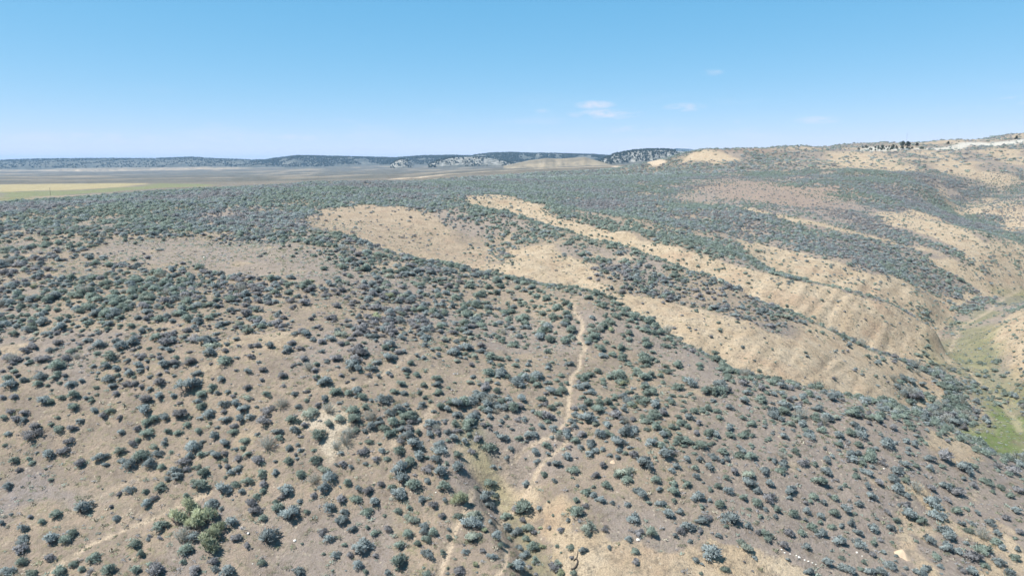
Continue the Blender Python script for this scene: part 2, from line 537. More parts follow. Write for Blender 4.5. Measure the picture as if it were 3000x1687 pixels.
def slope_face(x, y):
    e = np.maximum(0.9, y * 0.008)
    hx = (land(x + e, y) - land(x - e, y)) / (2 * e)
    hy = (land(x, y + e) - land(x, y - e)) / (2 * e)
    return hx, hy


def band(foot, brow):
    return plan(foot) + plan(brow)[::-1]


# ground cover regions, from the survey: name, outline, softness in metres
REG = {
    'knoll': gpoly([(330, 705), (560, 700), (800, 708), (960, 755), (980, 800), (900, 822), (700, 806), (560, 792), (420, 770), (280, 742)]),
    'mound': gpoly([(895, 650), (950, 615), (1060, 600), (1180, 605), (1290, 632), (1330, 670), (1440, 745), (1470, 790), (1380, 785), (1270, 762), (1150, 735), (1040, 700), (960, 680)]),
    'bowl': gpoly([(1500, 735), (1600, 725), (1740, 775), (1750, 840), (1690, 848), (1640, 845), (1560, 830), (1450, 802), (1470, 765)]),
    'face_a': band(G1, B1),
    'face_b': band(G2, S2),
    'face_c': band(G3, S3),
    'strip_d': gpoly([(2170, 606), (2330, 635), (2520, 675), (2680, 705), (2790, 745), (2900, 800), (2830, 775), (2680, 725), (2520, 692), (2330, 650), (2180, 617)]),
    'knob_e': gpoly([(2550, 620), (2640, 610), (2720, 618), (2780, 650), (2850, 690), (2960, 770), (2930, 800), (2820, 740), (2720, 690), (2620, 655)]),
    'slope_f': gpoly([(2680, 560), (2760, 560), (2800, 600), (2900, 580), (3000, 600), (3000, 660), (2940, 640), (2880, 615), (2800, 625), (2740, 600)]),
    'slope_g': gpoly([(2860, 690), (2930, 640), (3000, 620), (3040, 700), (3000, 770), (2930, 720)]),
    'slope_h': gpoly([(2900, 960), (3000, 900), (3060, 1000), (3060, 1110), (2960, 1075), (2890, 1010)]),
    'red': gpoly([(2040, 545), (2130, 500), (2330, 540), (2500, 560), (2450, 585), (2250, 590), (2100, 580)]),
    'plain_s': gpoly([(2000, 530), (2130, 480), (2400, 560), (2520, 600), (2400, 640), (2200, 600), (2040, 590)]),
    'hill_a': gpoly([(2420, 462), (2500, 440), (2560, 455), (2660, 490), (2720, 505), (2640, 505), (2540, 500), (2450, 485)]),
    'hill_b': gpoly([(2690, 450), (2740, 442), (2860, 490), (3000, 530), (3000, 590), (2880, 545), (2760, 490)]),
    'hill_c': gpoly([(2870, 440), (2960, 440), (3040, 470), (3040, 500), (2960, 480)]),
    'knob_face': gpoly([(1992, 483), (2015, 462), (2060, 442), (2150, 455), (2170, 470), (2100, 480)]),
    'knob_top': gpoly([(2060, 440), (2150, 437), (2280, 437), (2290, 447), (2200, 455), (2110, 450)]),
    'white': gpoly([(2490, 440), (2540, 428), (2590, 424), (2680, 432), (2760, 432), (2800, 421), (2900, 418), (3040, 408), (3040, 415), (2900, 427), (2780, 438), (2680, 442), (2560, 444)]),
    'valley': gpoly([(2765, 1025), (2795, 968), (2860, 912), (2960, 850), (3060, 830), (3060, 870), (2950, 905), (2890, 960), (2900, 1010), (2990, 1080), (3080, 1150), (3080, 1330), (2960, 1310), (2880, 1300), (2870, 1240), (2830, 1150), (2760, 1070)]),
    'bright': gpoly([(2860, 1250), (2890, 1180), (2960, 1200), (3060, 1240), (3060, 1330), (2980, 1320), (2900, 1310)]),
    'thicket': [(ray(u, 1150)[0] * Y, Y) for u, Y in ((2560, 106), (2660, 112), (2740, 116), (2820, 112), (2850, 104), (2865, 96), (2860, 88), (2790, 88), (2700, 95), (2620, 100))],
    'thicket_b': gpoly([(2690, 880), (2760, 880), (2860, 900), (2800, 930), (2720, 945), (2690, 920)]),
    'thicket_c': gpoly([(2930, 1340), (3060, 1330), (3060, 1480), (2990, 1450), (2950, 1400)]),
    'bank': gpoly([(1600, 1440), (1640, 1450), (1690, 1510), (1700, 1555), (1770, 1575), (1860, 1595), (1960, 1620), (2060, 1600), (2110, 1585), (2210, 1610), (2300, 1640), (2370, 1700), (1660, 1720), (1625, 1640), (1610, 1540), (1590, 1490)]),
    'banklet': gpoly([(1340, 1310), (1400, 1300), (1460, 1340), (1520, 1390), (1590, 1420), (1590, 1470), (1500, 1450), (1450, 1420), (1400, 1370)]),
    'slump': gpoly([(2690, 1290), (2720, 1265), (2790, 1275), (2860, 1320), (2880, 1350), (2820, 1370), (2770, 1350), (2720, 1320)]),
    'edge_r': gpoly([(2650, 1460), (2720, 1440), (2850, 1470), (3000, 1560), (3050, 1720), (2700, 1720), (2640, 1640), (2690, 1550)]),
    'grey_low': gpoly([(0, 1400), (150, 1385), (300, 1420), (330, 1460), (240, 1500), (100, 1480), (0, 1500)]),
    'field_y': gpoly([(-900, 560), (0, 563), (230, 556), (330, 551), (440, 538), (330, 537), (0, 541), (-900, 545)]),
    'field_g': gpoly([(-900, 600), (0, 588), (0, 564), (250, 557), (420, 545), (470, 536), (640, 540), (620, 545), (420, 556), (200, 572), (60, 586)]),
    'sage_a': gpoly([(2230, 655), (2400, 685), (2560, 720), (2700, 758), (2800, 805), (2860, 850), (2800, 868), (2700, 842), (2620, 815), (2500, 778), (2400, 750), (2300, 725), (2220, 695)]),
    'sage_b': gpoly([(2100, 580), (2300, 598), (2480, 618), (2570, 650), (2680, 695), (2800, 745), (2900, 795), (2840, 780), (2700, 722), (2600, 697), (2450, 665), (2300, 632), (2150, 604)]),
    'sage_c': gpoly([(2400, 535), (2516, 519), (2640, 530), (2725, 550), (2760, 590), (2800, 625), (2880, 652), (2960, 672), (3040, 690), (3040, 712), (2900, 692), (2800, 655), (2700, 617), (2600, 592), (2480, 575)]),
    'pale': gpoly([(860, 1230), (910, 1205), (980, 1200), (1030, 1240), (1010, 1300), (990, 1350), (970, 1370), (950, 1340), (930, 1280), (880, 1260)]),
}
SOFT = {'sage_a': 3, 'sage_b': 4, 'sage_c': 8, 'face_a': 1.2, 'face_b': 1.4, 'face_c': 1.6, 'knoll': 2.5, 'mound': 4.0, 'valley': 5, 'bright': 5, 'red': 30, 'plain_s': 26, 'hill_a': 13, 'hill_b': 16, 'hill_c': 18, 'white': 6, 'field_y': 12, 'field_g': 8, 'knob_face': 14, 'knob_top': 10,
        'strip_d': 2.5, 'knob_e': 4, 'slope_f': 9, 'slope_g': 7, 'bank': 0.7, 'banklet': 1.0, 'slump': 1.2, 'edge_r': 2.0, 'grey_low': 2.0, 'pale': 1.0}


def reg(name, x, y, grow=0.0, softer=1.0):
    """weight 0..1 of a region, with a broken natural edge"""
    poly = REG[name]
    s = SOFT.get(name, 3.0) * softer
    px = [p[0] for p in poly]
    py = [p[1] for p in poly]
    m = (x > min(px) - 3 * s) & (x < max(px) + 3 * s) & (y > min(py) - 3 * s) & (y < max(py) + 3 * s)
    out = np.zeros(np.shape(x))
    if m.any():
        xs, ys = x[m], y[m]
        n = (fbm(xs / (s * 1.3), ys / (s * 1.3), 77, 4) - 0.5) * 2.4 * s
        out[m] = smooth(-0.5 * s, 0.5 * s, poly_sd(xs, ys, poly) + n + grow)
    return out


def covers(x, y):
    """tan, green, white, yellow, red, grey: what the ground is made of"""
    hx, hy = slope_face(x, y)
    st = np.hypot(hx, hy)
    rough = fbm(x / 6, y / 6, 55, 4) - 0.5
    ucol = 1500 + x / y * 2027
    near = smooth(420, 260, y) * smooth(76, 84, y) * smooth(1350, 1500, ucol)
    tan = near * smooth(0.40, 0.52, st + rough * 0.16) * smooth(0.05, 0.2, hy)
    for k, w in (('bowl', 1), ('face_a', 1), ('face_b', 0.95), ('face_c', 0.9), ('strip_d', 0.8), ('knob_e', 0.85), ('slope_f', 0.7), ('slope_g', 0.8), ('slope_h', 0.9), ('hill_a', 0.85), ('hill_b', 0.75), ('hill_c', 0.7), ('knob_face', 1.0),
                 ('bank', 1), ('banklet', 0.9), ('slump', 1), ('pale', 1.0), ('mound', 0.55)):
        tan = np.maximum(tan, w * reg(k, x, y))
    tan = np.maximum(tan, reg('edge_r', x, y) * smooth(0.42, 0.6, fbm(x / 2.2 + y / 5, y / 5 - x / 9, 91, 4)))
    # loose fans and bare scabs elsewhere
    tan = np.maximum(tan, 0.55 * smooth(0.66, 0.8, fbm(x / 5.5, y / 5.5, 15, 5)) * smooth(500, 200, y))
    for k in ('sage_a', 'sage_b', 'sage_c'):
        tan = tan * (1 - 0.85 * reg(k, x, y))
    tan = np.maximum(tan, 0.55 * smooth(2100, 2350, ucol) * smooth(330, 420, y) * smooth(900, 800, y) * smooth(0.36, 0.6, fbm(x / 45, y / 45, 19, 5)))
    tan = np.maximum(tan, 0.6 * smooth(700, 1300, y) * smooth(0.53, 0.64, fbm(x / 75, y / 190, 18, 5)))
    green = np.maximum((0.18 + 0.5 * fbm(x / 9, y / 9, 12, 3)) * reg('valley', x, y), 0.97 * reg('bright', x, y))
    green = np.maximum(green, 0.72 * reg('field_g', x, y))
    d, t = seg_dist(x, y, DRAW)
    green = np.maximum(green, 0.32 * smooth(1.6, 0.4, d + (fbm(x / 2, y / 2, 5, 3) - 0.5) * 2))
    white = reg('white', x, y) * smooth(0.30, 0.42, fbm(x / 16, y / 16, 8, 4))
    white = np.maximum(white, 0.35 * reg('pale', x, y))
    yellow = reg('field_y', x, y)
    red = np.maximum(0.4 * reg('red', x, y), 0.12 * reg('mound', x, y))
    red = np.maximum(red, 0.5 * reg('knob_top', x, y))
    grey = np.maximum(reg('knoll', x, y) * 0.5, 0.6 * smooth(1950, 2250, 1500 + x / y * 2027) * smooth(90, 60, y))
    grey = np.maximum(grey, reg('grey_low', x, y))
    grey = np.maximum(grey, 0.8 * reg('plain_s', x, y))
    grey = np.maximum(grey, 0.6 * smooth(2000, 2200, ucol) * smooth(120, 200, y))
    grey = np.maximum(grey, 0.6 * smooth(0.5, 0.62, fbm(x / 11, y / 11, 66, 4)))
    grey = grey * (1 - tan)
    track = np.zeros(np.shape(x))
    for k, tr in enumerate(TRACKS):
        d, t = seg_dist(x, y, tr)
        w = TRACK_W[k]
        d = d + (fbm(x / 0.9, y / 0.9, 70 + k, 3) - 0.5) * w * 1.0
        fade = {4: 0.45, 5: 0.55, 6: 0.5, 8: 0.4, 7: 0.45, 9: .4}.get(k, 1.0)
        track = np.maximum(track, fade * smooth(w * 0.95, w * 0.35, d))
    d, t = seg_dist(x, y, ROAD)
    track = np.maximum(track, smooth(7, 4, d))
    return tan, green, white, yellow, red, grey, track


def sage_density(x, y, c=None):
    """0..1 share of the ground under sagebrush"""
    tan, green, white, yellow, red, grey, track = c if c is not None else covers(x, y)
    clump = fbm(x / 7.0, y / 7.0, 101, 4)
    u = 1500 + x / y * 2027
    d = 0.62 + 1.8 * (clump - 0.5)
    plateau = smooth(122, 165, y - smooth(800, 1500, u) * 55 * 0 ) * smooth(1700, 1250, u) + smooth(165, 240, y) * smooth(1250, 1700, u)
    d = d + plateau * 0.26
    d = d + 0.12 * smooth(56, 62, y) * smooth(90, 75, y) * smooth(1000, 800, u)
    face = np.zeros(np.shape(x))
    for k, w in (('face_a', .15), ('face_b', .16), ('face_c', .18), ('bowl', .06), ('mound', .06), ('knoll', .045), ('strip_d', .1), ('knob_e', .12), ('slope_f', .3), ('slope_g', .22), ('slope_h', .25),
                 ('hill_a', .22), ('hill_b', .35), ('hill_c', .35), ('knob_face', .03), ('knob_top', .2), ('red', .2), ('valley', .07), ('bright', 0.0), ('bank', 0.0), ('white', .08), ('field_y', 0.0), ('field_g', 0.0), ('slump', .1)):
        m = reg(k, x, y, 0.0, 1.0 if k in ('bright', 'bank', 'field_y', 'field_g') else 2.2)
        d = d * (1 - m) + m * w * (0.4 + 1.2 * clump)
        face = np.maximum(face, m)
    for k in ('sage_a', 'sage_b', 'sage_c'):
        m = reg(k, x, y, 0.0, 1.5)
        d = d * (1 - m) + m * (0.45 + 0.6 * clump)
        face = np.maximum(face, m)
    m = reg('plain_s', x, y)
    d = d * (1 - 0.6 * m)
    m = np.maximum(np.maximum(reg('thicket', x, y), reg('thicket_b', x, y)), reg('thicket_c', x, y))
    d = d * (1 - m) + m * 1.0
    hx, hy = slope_face(x, y)
    d = d * (1 - 0.8 * smooth(0.3, 0.6, tan) * (1 - face))
    d = d * (1 - 0.62 * smooth(2100, 2400, u) * smooth(370, 460, y))
    d = d * (1 - smooth(0.25, 0.6, track))
    return np.clip(d, 0, 1)


# ------------------------------------------------------------------ materials
def material(name):
    m = bpy.data.materials.new(name)
    m.use_nodes = True
    nt = m.node_tree
    b = nt.nodes['Principled BSDF']
    b.inputs['Roughness'].default_value = 0.95
    b.inputs['Specular IOR Level'].default_value = 0.15
    return m, nt.nodes, nt.links, b


def mixrgb(nodes, links, fac, a, b, blend='MIX'):
    n = nodes.new('ShaderNodeMix')
    n.data_type = 'RGBA'
    n.blend_type = blend
    for key, val in (('Factor', fac), ('A', a), ('B', b)):
        if isinstance(val, (int, float)):
            n.inputs[key].default_value = val
        elif isinstance(val, tuple):
            n.inputs[key].default_value = (*val, 1) if len(val) == 3 else val
        else:
            links.new(val, n.inputs[key])
    return n.outputs['Result']


def noise(nodes, links, vec, scale, detail=4, rough=0.55):
    n = nodes.new('ShaderNodeTexNoise')
    n.inputs['Scale'].default_value = scale
    n.inputs['Detail'].default_value = detail
    n.inputs['Roughness'].default_value = rough
    links.new(vec, n.inputs['Vector'])
    return n.outputs['Fac']


def remap(nodes, links, val, a, b, c=0.0, d=1.0):
    n = nodes.new('ShaderNodeMapRange')
    n.inputs[1].default_value, n.inputs[2].default_value = a, b
    n.inputs[3].default_value, n.inputs[4].default_value = c, d
    links.new(val, n.inputs[0])
    return n.outputs[0]


def ground_material():
    m, nd, lk, b = material('dry_ground')
    tc = nd.new('ShaderNodeTexCoord').outputs['Object']
    at = []
    for nm in ('cover_a', 'cover_b'):
        q = nd.new('ShaderNodeAttribute')
        q.attribute_name = nm
        s = nd.new('ShaderNodeSeparateColor')
        lk.new(q.outputs['Color'], s.inputs[0])
        at += [s.outputs[0], s.outputs[1], s.outputs[2], q.outputs['Alpha']]
    tan, green, white, yellow, red, grey, track, farsage = at
    n1 = noise(nd, lk, tc, 0.35, 6, 0.6)
    n2 = noise(nd, lk, tc, 2.2, 6, 0.65)
    n3 = noise(nd, lk, tc, 9.0, 4, 0.7)
    nbig = noise(nd, lk, tc, 0.05, 5, 0.6)
    soil = mixrgb(nd, lk, remap(nd, lk, n1, 0.4, 0.6), (0.195, 0.160, 0.134), (0.262, 0.207, 0.160))
    soil = mixrgb(nd, lk, remap(nd, lk, n2, 0.5, 0.72), soil, (0.186, 0.174, 0.103))          # thin dry grass
    soil = mixrgb(nd, lk, grey, soil, mixrgb(nd, lk, remap(nd, lk, n2, 0.4, 0.65), (0.192, 0.168, 0.160), (0.238, 0.204, 0.188)))
    clay = mixrgb(nd, lk, remap(nd, lk, n1, 0.38, 0.62), (0.320, 0.250, 0.172), (0.375, 0.305, 0.222))
    clay = mixrgb(nd, lk, remap(nd, lk, n2, 0.55, 0.75), clay, (0.293, 0.243, 0.159))
    clay = mixrgb(nd, lk, remap(nd, lk, noise(nd, lk, tc, 0.16, 5, 0.6), 0.52, 0.66, 0.0, 0.7), clay, (0.30, 0.215, 0.15))
    soil = mixrgb(nd, lk, remap(nd, lk, tan, 0.15, 0.85), soil, clay)
    soil = mixrgb(nd, lk, red, soil, (0.226, 0.152, 0.111))
    grass = mixrgb(nd, lk, remap(nd, lk, n1, 0.4, 0.6), (0.072, 0.115, 0.030), (0.115, 0.150, 0.055))
    soil = mixrgb(nd, lk, green, soil, grass)
    soil = mixrgb(nd, lk, yellow, soil, mixrgb(nd, lk, remap(nd, lk, nbig, .4, .6), (0.262, 0.220, 0.115), (0.301, 0.258, 0.148)))
    soil = mixrgb(nd, lk, white, soil, (0.40, 0.385, 0.345))
    soil = mixrgb(nd, lk, farsage, soil, mixrgb(nd, lk, remap(nd, lk, nbig, .42, .58), (0.028, 0.036, 0.036), (0.085, 0.09, 0.078)))
    soil = mixrgb(nd, lk, track, soil, (0.385, 0.310, 0.232))
    soil = mixrgb(nd, lk, remap(nd, lk, noise(nd, lk, tc, 1.3, 8, 0.75), 0.50, 0.60, 0.0, 0.6), soil, mixrgb(nd, lk, remap(nd, lk, n1, .4, .6), (0.119, 0.095, 0.074), (0.147, 0.137, 0.111)))
    # pebbles, litter and clods
    vor = nd.new('ShaderNodeTexVoronoi')
    vor.inputs['Scale'].default_value = 2.7
    lk.new(tc, vor.inputs['Vector'])
    speck = remap(nd, lk, vor.outputs['Distance'], 0.16, 0.34, 1.0, 0.0)
    vs = nd.new('ShaderNodeSeparateColor')
    lk.new(vor.outputs['Color'], vs.inputs[0])
    pale = nd.new('ShaderNodeMath')
    pale.operation = 'MULTIPLY'
    lk.new(speck, pale.inputs[0])
    lk.new(remap(nd, lk, vs.outputs[0], 0.78, 0.86, 0, 0.6), pale.inputs[1])
    soil = mixrgb(nd, lk, pale.outputs[0], soil, (0.412, 0.356, 0.281))
    dark = nd.new('ShaderNodeMath')
    dark.operation = 'MULTIPLY'
    lk.new(speck, dark.inputs[0])
    lk.new(remap(nd, lk, vs.outputs[1], 0.55, 0.75, 0, 0.7), dark.inputs[1])
    soil = mixrgb(nd, lk, dark.outputs[0], soil, (0.095, 0.080, 0.063))
    soil = mixrgb(nd, lk, remap(nd, lk, n3, 0.45, 0.68, 0.0, 0.65), soil, (0.135, 0.106, 0.078), 'MIX')
    lk.new(soil, b.inputs['Base Color'])
    bump = nd.new('ShaderNodeBump')
    bump.inputs['Strength'].default_value = 1.0
    bump.inputs['Distance'].default_value = 0.24
    h = nd.new('ShaderNodeMath')
    h.operation = 'ADD'
    lk.new(n2, h.inputs[0])
    lk.new(remap(nd, lk, n3, 0, 1, 0, 0.5), h.inputs[1])
    lk.new(h.outputs[0], bump.inputs['Height'])
    lk.new(bump.outputs[0], b.inputs['Normal'])
    return m


# ------------------------------------------------------------------ the ground sheet
def link(o, parent=None):
    COL.objects.link(o)
    if parent is not None:
        o.parent = parent
    return o


def grid_mesh(name, X, Y, Zz):
    nb, na = X.shape
    me = bpy.data.meshes.new(name)
    co = np.stack([X, Y, Zz], -1).reshape(-1, 3).astype(np.float32)
    i = np.arange(nb * na).reshape(nb, na)
    q = np.stack([i[:-1, :-1], i[:-1, 1:], i[1:, 1:], i[1:, :-1]], -1).reshape(-1, 4).astype(np.int32)
    me.vertices.add(len(co))
    me.vertices.foreach_set('co', co.ravel())
    me.loops.add(q.size)
    me.loops.foreach_set('vertex_index', q.ravel())
    me.polygons.add(len(q))
    me.polygons.foreach_set('loop_start', np.arange(0, q.size, 4, dtype=np.int32))
    me.polygons.foreach_set('use_smooth', np.ones(len(q), bool))
    me.update(calc_edges=True)
    return me


def colour_attr(me, name, chans):
    at = me.color_attributes.new(name, 'FLOAT_COLOR', 'POINT')
    at.data.foreach_set('color', np.stack([c.ravel() for c in chans], -1).astype(np.float32).ravel())


COV = covers(GX, GY)
me = grid_mesh('ground', GX, GY, GH + CAM_Z)
far_sage = smooth(550, 900, GY) * 0.95 * (1 - COV[3]) * (1 - COV[1]) * (1 - COV[0] * 0.8) * (1 - COV[2])
far_sage = np.maximum(far_sage, smooth(300, 420, GY) * sage_density(GX, GY, COV) * 0.7 * (GX / GY < 2))
colour_attr(me, 'cover_a', COV[:4])
colour_attr(me, 'cover_b', (COV[4], COV[5], COV[6], far_sage))
me.materials.append(ground_material())
ground = link(bpy.data.objects.new('ground', me))
ground['kind'] = 'structure'
ground['label'] = 'dry rolling rangeland with bare clay gullies, bench and valley floor'

# ------------------------------------------------------------------ plant materials
def plant_material(name, ca, cb, leafy=True):
    m, nd, lk, b = material(name)
    oi = nd.new('ShaderNodeObjectInfo')
    tc = nd.new('ShaderNodeTexCoord').outputs['Object']
    n = noise(nd, lk, tc, 3.5, 3, 0.6)
    c = mixrgb(nd, lk, remap(nd, lk, n, 0.35, 0.68), ca, cb)
    hv = nd.new('ShaderNodeHueSaturation')
    lk.new(remap(nd, lk, oi.outputs['Random'], 0, 1, 0.78, 1.2), hv.inputs['Value'])
    lk.new(c, hv.inputs['Color'])
    lk.new(hv.outputs[0], b.inputs['Base Color'])
    b.inputs['Specular IOR Level'].default_value = 0.1
    if leafy:                                # thin leaves let part of the light through
        tr = nd.new('ShaderNodeBsdfTranslucent')
        lk.new(hv.outputs[0], tr.inputs['Color'])
        ms = nd.new('ShaderNodeMixShader')
        ms.inputs[0].default_value = 0.35
        lk.new(b.outputs[0], ms.inputs[1])
        lk.new(tr.outputs[0], ms.inputs[2])
        lk.new(ms.outputs[0], nd['Material Output'].inputs['Surface'])
    return m


LEAF = {
    'green': plant_material('sage_leaf_green', (0.188, 0.236, 0.206), (0.297, 0.351, 0.313)),
    'blue': plant_material('sage_leaf_blue', (0.213, 0.253, 0.259), (0.323, 0.371, 0.378)),
    'purple': plant_material('sage_leaf_dusty', (0.215, 0.217, 0.228), (0.308, 0.313, 0.326)),
    'pale': plant_material('sage_leaf_pale', (0.290, 0.331, 0.286), (0.405, 0.444, 0.387)),
    'yellow': plant_material('shrub_leaf_olive', (0.285, 0.315, 0.215), (0.410, 0.440, 0.315)),
    'wispyleaf': plant_material('wispy_leaf', (0.20, 0.215, 0.205), (0.31, 0.33, 0.31)),
    'wispy': plant_material('dry_stem', (0.25, 0.235, 0.19), (0.36, 0.34, 0.28), False),
    'dead': plant_material('dead_wood', (0.25, 0.225, 0.21), (0.36, 0.33, 0.31), False),
    'forb': plant_material('low_forb', (0.152, 0.168, 0.116), (0.232, 0.248, 0.176)),
    'juniper': plant_material('juniper_needles', (0.035, 0.05, 0.035), (0.075, 0.09, 0.065)),
}
BARK = plant_material('shrub_bark', (0.10, 0.085, 0.075), (0.17, 0.15, 0.135), False)


class Build:
    """collects triangles and quads for one mesh"""
    def __init__(self):
        self.v, self.f, self.n = [], [], []

    def sprig(self, p, d, length, width, r, blades=3, out=None):
        d = d / (np.linalg.norm(d) + 1e-9)
        if out is None:
            out = d
        out = out / (np.linalg.norm(out) + 1e-9)
        for _ in range(blades):
            dd = d + r.normal(0, 0.42, 3)
            dd /= np.linalg.norm(dd)
            side = np.cross(dd, r.normal(0, 1, 3))
            side /= np.linalg.norm(side) + 1e-9
            fn = np.cross(side, dd)
            if fn @ out < 0:                    # the upper leaf face looks outwards
                side, fn = -side, -fn
            k = len(self.v)
            L = length * r.uniform(0.7, 1.25)
            mid = p + dd * L * 0.55
            nn = out * 0.5 + fn * 0.8 + np.array([0, 0, 0.2])
            self.n += [nn / np.linalg.norm(nn)] * 4
            self.v += [p - side * width * 0.2, mid + side * width * 0.5, p + dd * L, mid - side * width * 0.5]
            self.f.append((k, k + 1, k + 2, k + 3))

    def limb(self, path, r0, r1, sides=4):
        rows = []
        n = len(path)
        for i, p in enumerate(path):
            t = path[min(i + 1, n - 1)] - path[max(i - 1, 0)]
            t = t / (np.linalg.norm(t) + 1e-9)
            u = np.cross(t, [0.3, 0.9, 0.2])
            u /= np.linalg.norm(u) + 1e-9
            w = np.cross(t, u)
            rad = r0 + (r1 - r0) * i / (n - 1)
            k = len(self.v)
            for s in range(sides):
                an = 2 * math.pi * s / sides
                self.v.append(p + rad * (math.cos(an) * u + math.sin(an) * w))
                self.n.append(math.cos(an) * u + math.sin(an) * w)
            rows.append(k)
        for a, b in zip(rows[:-1], rows[1:]):
            for s in range(sides):
                self.f.append((a + s, a + (s + 1) % sides, b + (s + 1) % sides, b + s))

    def mesh(self, name, mats, split=None):
        me = bpy.data.meshes.new(name)
        me.from_pydata([tuple(float(c) for c in q) for q in self.v], [], self.f)
        for m in mats:
            me.materials.append(m)
        if split is not None:
            me.polygons.foreach_set('material_index', [0 if i < split else 1 for i in range(len(self.f))])
        me.polygons.foreach_set('use_smooth', [True] * len(self.f))
        me.update()
        if len(self.n) == len(self.v):
            me.normals_split_custom_set_from_vertices([tuple(float(c) for c in q) for q in self.n])
        return me


def bush_shape(seed, kind='sage', detail=1.0):
    """a shrub one metre across: returns (leaves, wood) builders"""
    r = np.random.default_rng(seed)
    leaf, wood = Build(), Build()
    lobes = r.integers(7, 13)
    hgt = r.uniform(0.40, 0.58)
    stretch = r.uniform(0.8, 1.15)
    cents = []
    # one to three crowded crowns, of unequal height, make the ragged outline
    subs = []
    for k in range(r.integers(1, 4)):
        an, rad = r.uniform(0, 2 * math.pi), r.uniform(0.08, 0.26)
        subs.append((math.cos(an) * rad, math.sin(an) * rad * 0.8, r.uniform(0.65, 1.1)))
    if len(subs) == 1:
        subs = [(0.0, 0.0, 1.0)]
    for k in range(lobes):
        sx, sy, sh = subs[k % len(subs)]
        an = 2 * math.pi * (k + r.uniform(-0.4, 0.4)) / lobes * 2.3
        rad = r.uniform(0.05, 0.36 if len(subs) == 1 else 0.24)
        px_, py_ = sx + math.cos(an) * rad * stretch, sy + math.sin(an) * rad / stretch
        rr0 = math.hypot(px_, py_)
        c = np.array([px_, py_, hgt * sh * r.uniform(0.42, 0.74) * max(0.45, 1.12 - rr0)])
        c[2] *= r.choice([0.7, 1.0, 1.0, 1.25])
        cents.append((c, r.uniform(0.08, 0.19)))
    per = int((42 if kind == 'sage' else 34) * detail)
    for c, rad in cents:
        base = np.array([c[0] * 0.08, c[1] * 0.08, -0.04])
        mid = base + (c - base) * 0.5 + np.array([c[0] * 0.18, c[1] * 0.18, -0.03])
        if detail > 0.35:
            wood.limb([base, mid, c], 0.022, 0.008, 3)
            if detail > 0.8:
                for _ in range(3):
                    e = c + r.normal(0, 0.9, 3) * rad + np.array([c[0] * 0.3, c[1] * 0.3, rad * 0.5])
                    wood.limb([mid, (mid + e) / 2 + r.normal(0, 0.02, 3), e], 0.010, 0.004, 3)
        for _ in range(per):
            d = r.normal(0, 1, 3)
            d[2] = abs(d[2]) * 1.1 - 0.45
            d /= np.linalg.norm(d) + 1e-9
            q = c + d * rad * r.uniform(0.35, 1.0) * np.array([1, 1, 0.9])
            if r.uniform() < 0.10:
                q = q + (d * 0.8 + np.array([0, 0, 0.5])) * rad * r.uniform(0.2, 0.7)
            if q[2] < 0.03:
                q[2] = r.uniform(0.02, 0.08)
            s = 1.0 / math.sqrt(detail)
            out = np.array([q[0] * 0.8, q[1] * 0.8, 0.55]) + d * 0.45
            leaf.sprig(q, out, 0.155 * s, 0.036 * s, r, 3 if detail > 0.5 else 2, q - c + np.array([c[0] * .6, c[1] * .6, 0.12]))
    return leaf, wood


def wispy_shape(seed, detail=1.0):
    """upright pale shrub: a fan of thin stems with sparse leaf"""
    r = np.random.default_rng(seed)
    leaf, wood = Build(), Build()
    for _ in range(int(60 * detail)):
        an, lean = r.uniform(0, 2 * math.pi), r.uniform(0.05, 0.75)
        L = r.uniform(0.5, 0.95)
        b = np.array([math.cos(an), math.sin(an), 0]) * r.uniform(0, 0.16)
        e = b + np.array([math.cos(an) * lean * 0.62, math.sin(an) * lean * 0.62, L * (1 - 0.35 * lean)])
        m = (b + e) / 2 + np.array([0, 0, 0.05]) + r.normal(0, 0.015, 3)
        wood.limb([b - np.array([0, 0, .04]), m, e], 0.009, 0.003, 3)
        for t in (0.45, 0.65, 0.8, 0.95):
            q = b + (e - b) * t
            leaf.sprig(q, e - b, 0.15, 0.024, r, 2)
    return leaf, wood


def dead_shape(seed):
    """a grey sagebrush skeleton: crooked forked limbs"""
    r = np.random.default_rng(seed)
    leaf, wood = Build(), Build()

    def grow(p, d, L, rad, depth):
        q = p + d * L * 0.5 + r.normal(0, 0.05, 3) * L
        e = q + (d + r.normal(0, 0.3, 3)) * L * 0.5
        e[2] = max(e[2], 0.015)
        wood.limb([p, q, e], rad, rad * 0.55, 4)
        if depth:
            for _ in range(r.integers(2, 4)):
                nd_ = d + r.normal(0, 0.65, 3)
                nd_[2] = nd_[2] * 0.6 + 0.1
                grow(e, nd_ / np.linalg.norm(nd_), L * 0.68, rad * 0.5, depth - 1)
    for k in range(5):
        an = 2 * math.pi * (k + r.uniform(-.4, .4)) / 5
        d = np.array([math.cos(an), math.sin(an), r.uniform(0.25, 0.8)])
        grow(np.array([0, 0, -0.03]), d / np.linalg.norm(d), 0.26, 0.026, 2)
    for _ in range(26):
        an = r.uniform(0, 2 * math.pi)
        q = np.array([math.cos(an), math.sin(an), 0]) * r.uniform(0.1, 0.45) + np.array([0, 0, r.uniform(.06, .3)])
        leaf.sprig(q, np.array([q[0], q[1], .3]), 0.09, 0.03, r, 2)
    return leaf, wood


def forb_shape(seed, detail=1.0):
    """low mat of leaves"""
    r = np.random.default_rng(seed)
    leaf, wood = Build(), Build()
    for _ in range(int(130 * detail)):
        an, rad = r.uniform(0, 2 * math.pi), 0.5 * math.sqrt(r.uniform())
        q = np.array([math.cos(an) * rad, math.sin(an) * rad, 0.01 + 0.05 * r.uniform()])
        leaf.sprig(q, np.array([q[0], q[1], 0.5]), 0.11, 0.055, r, 2)
    return leaf, wood


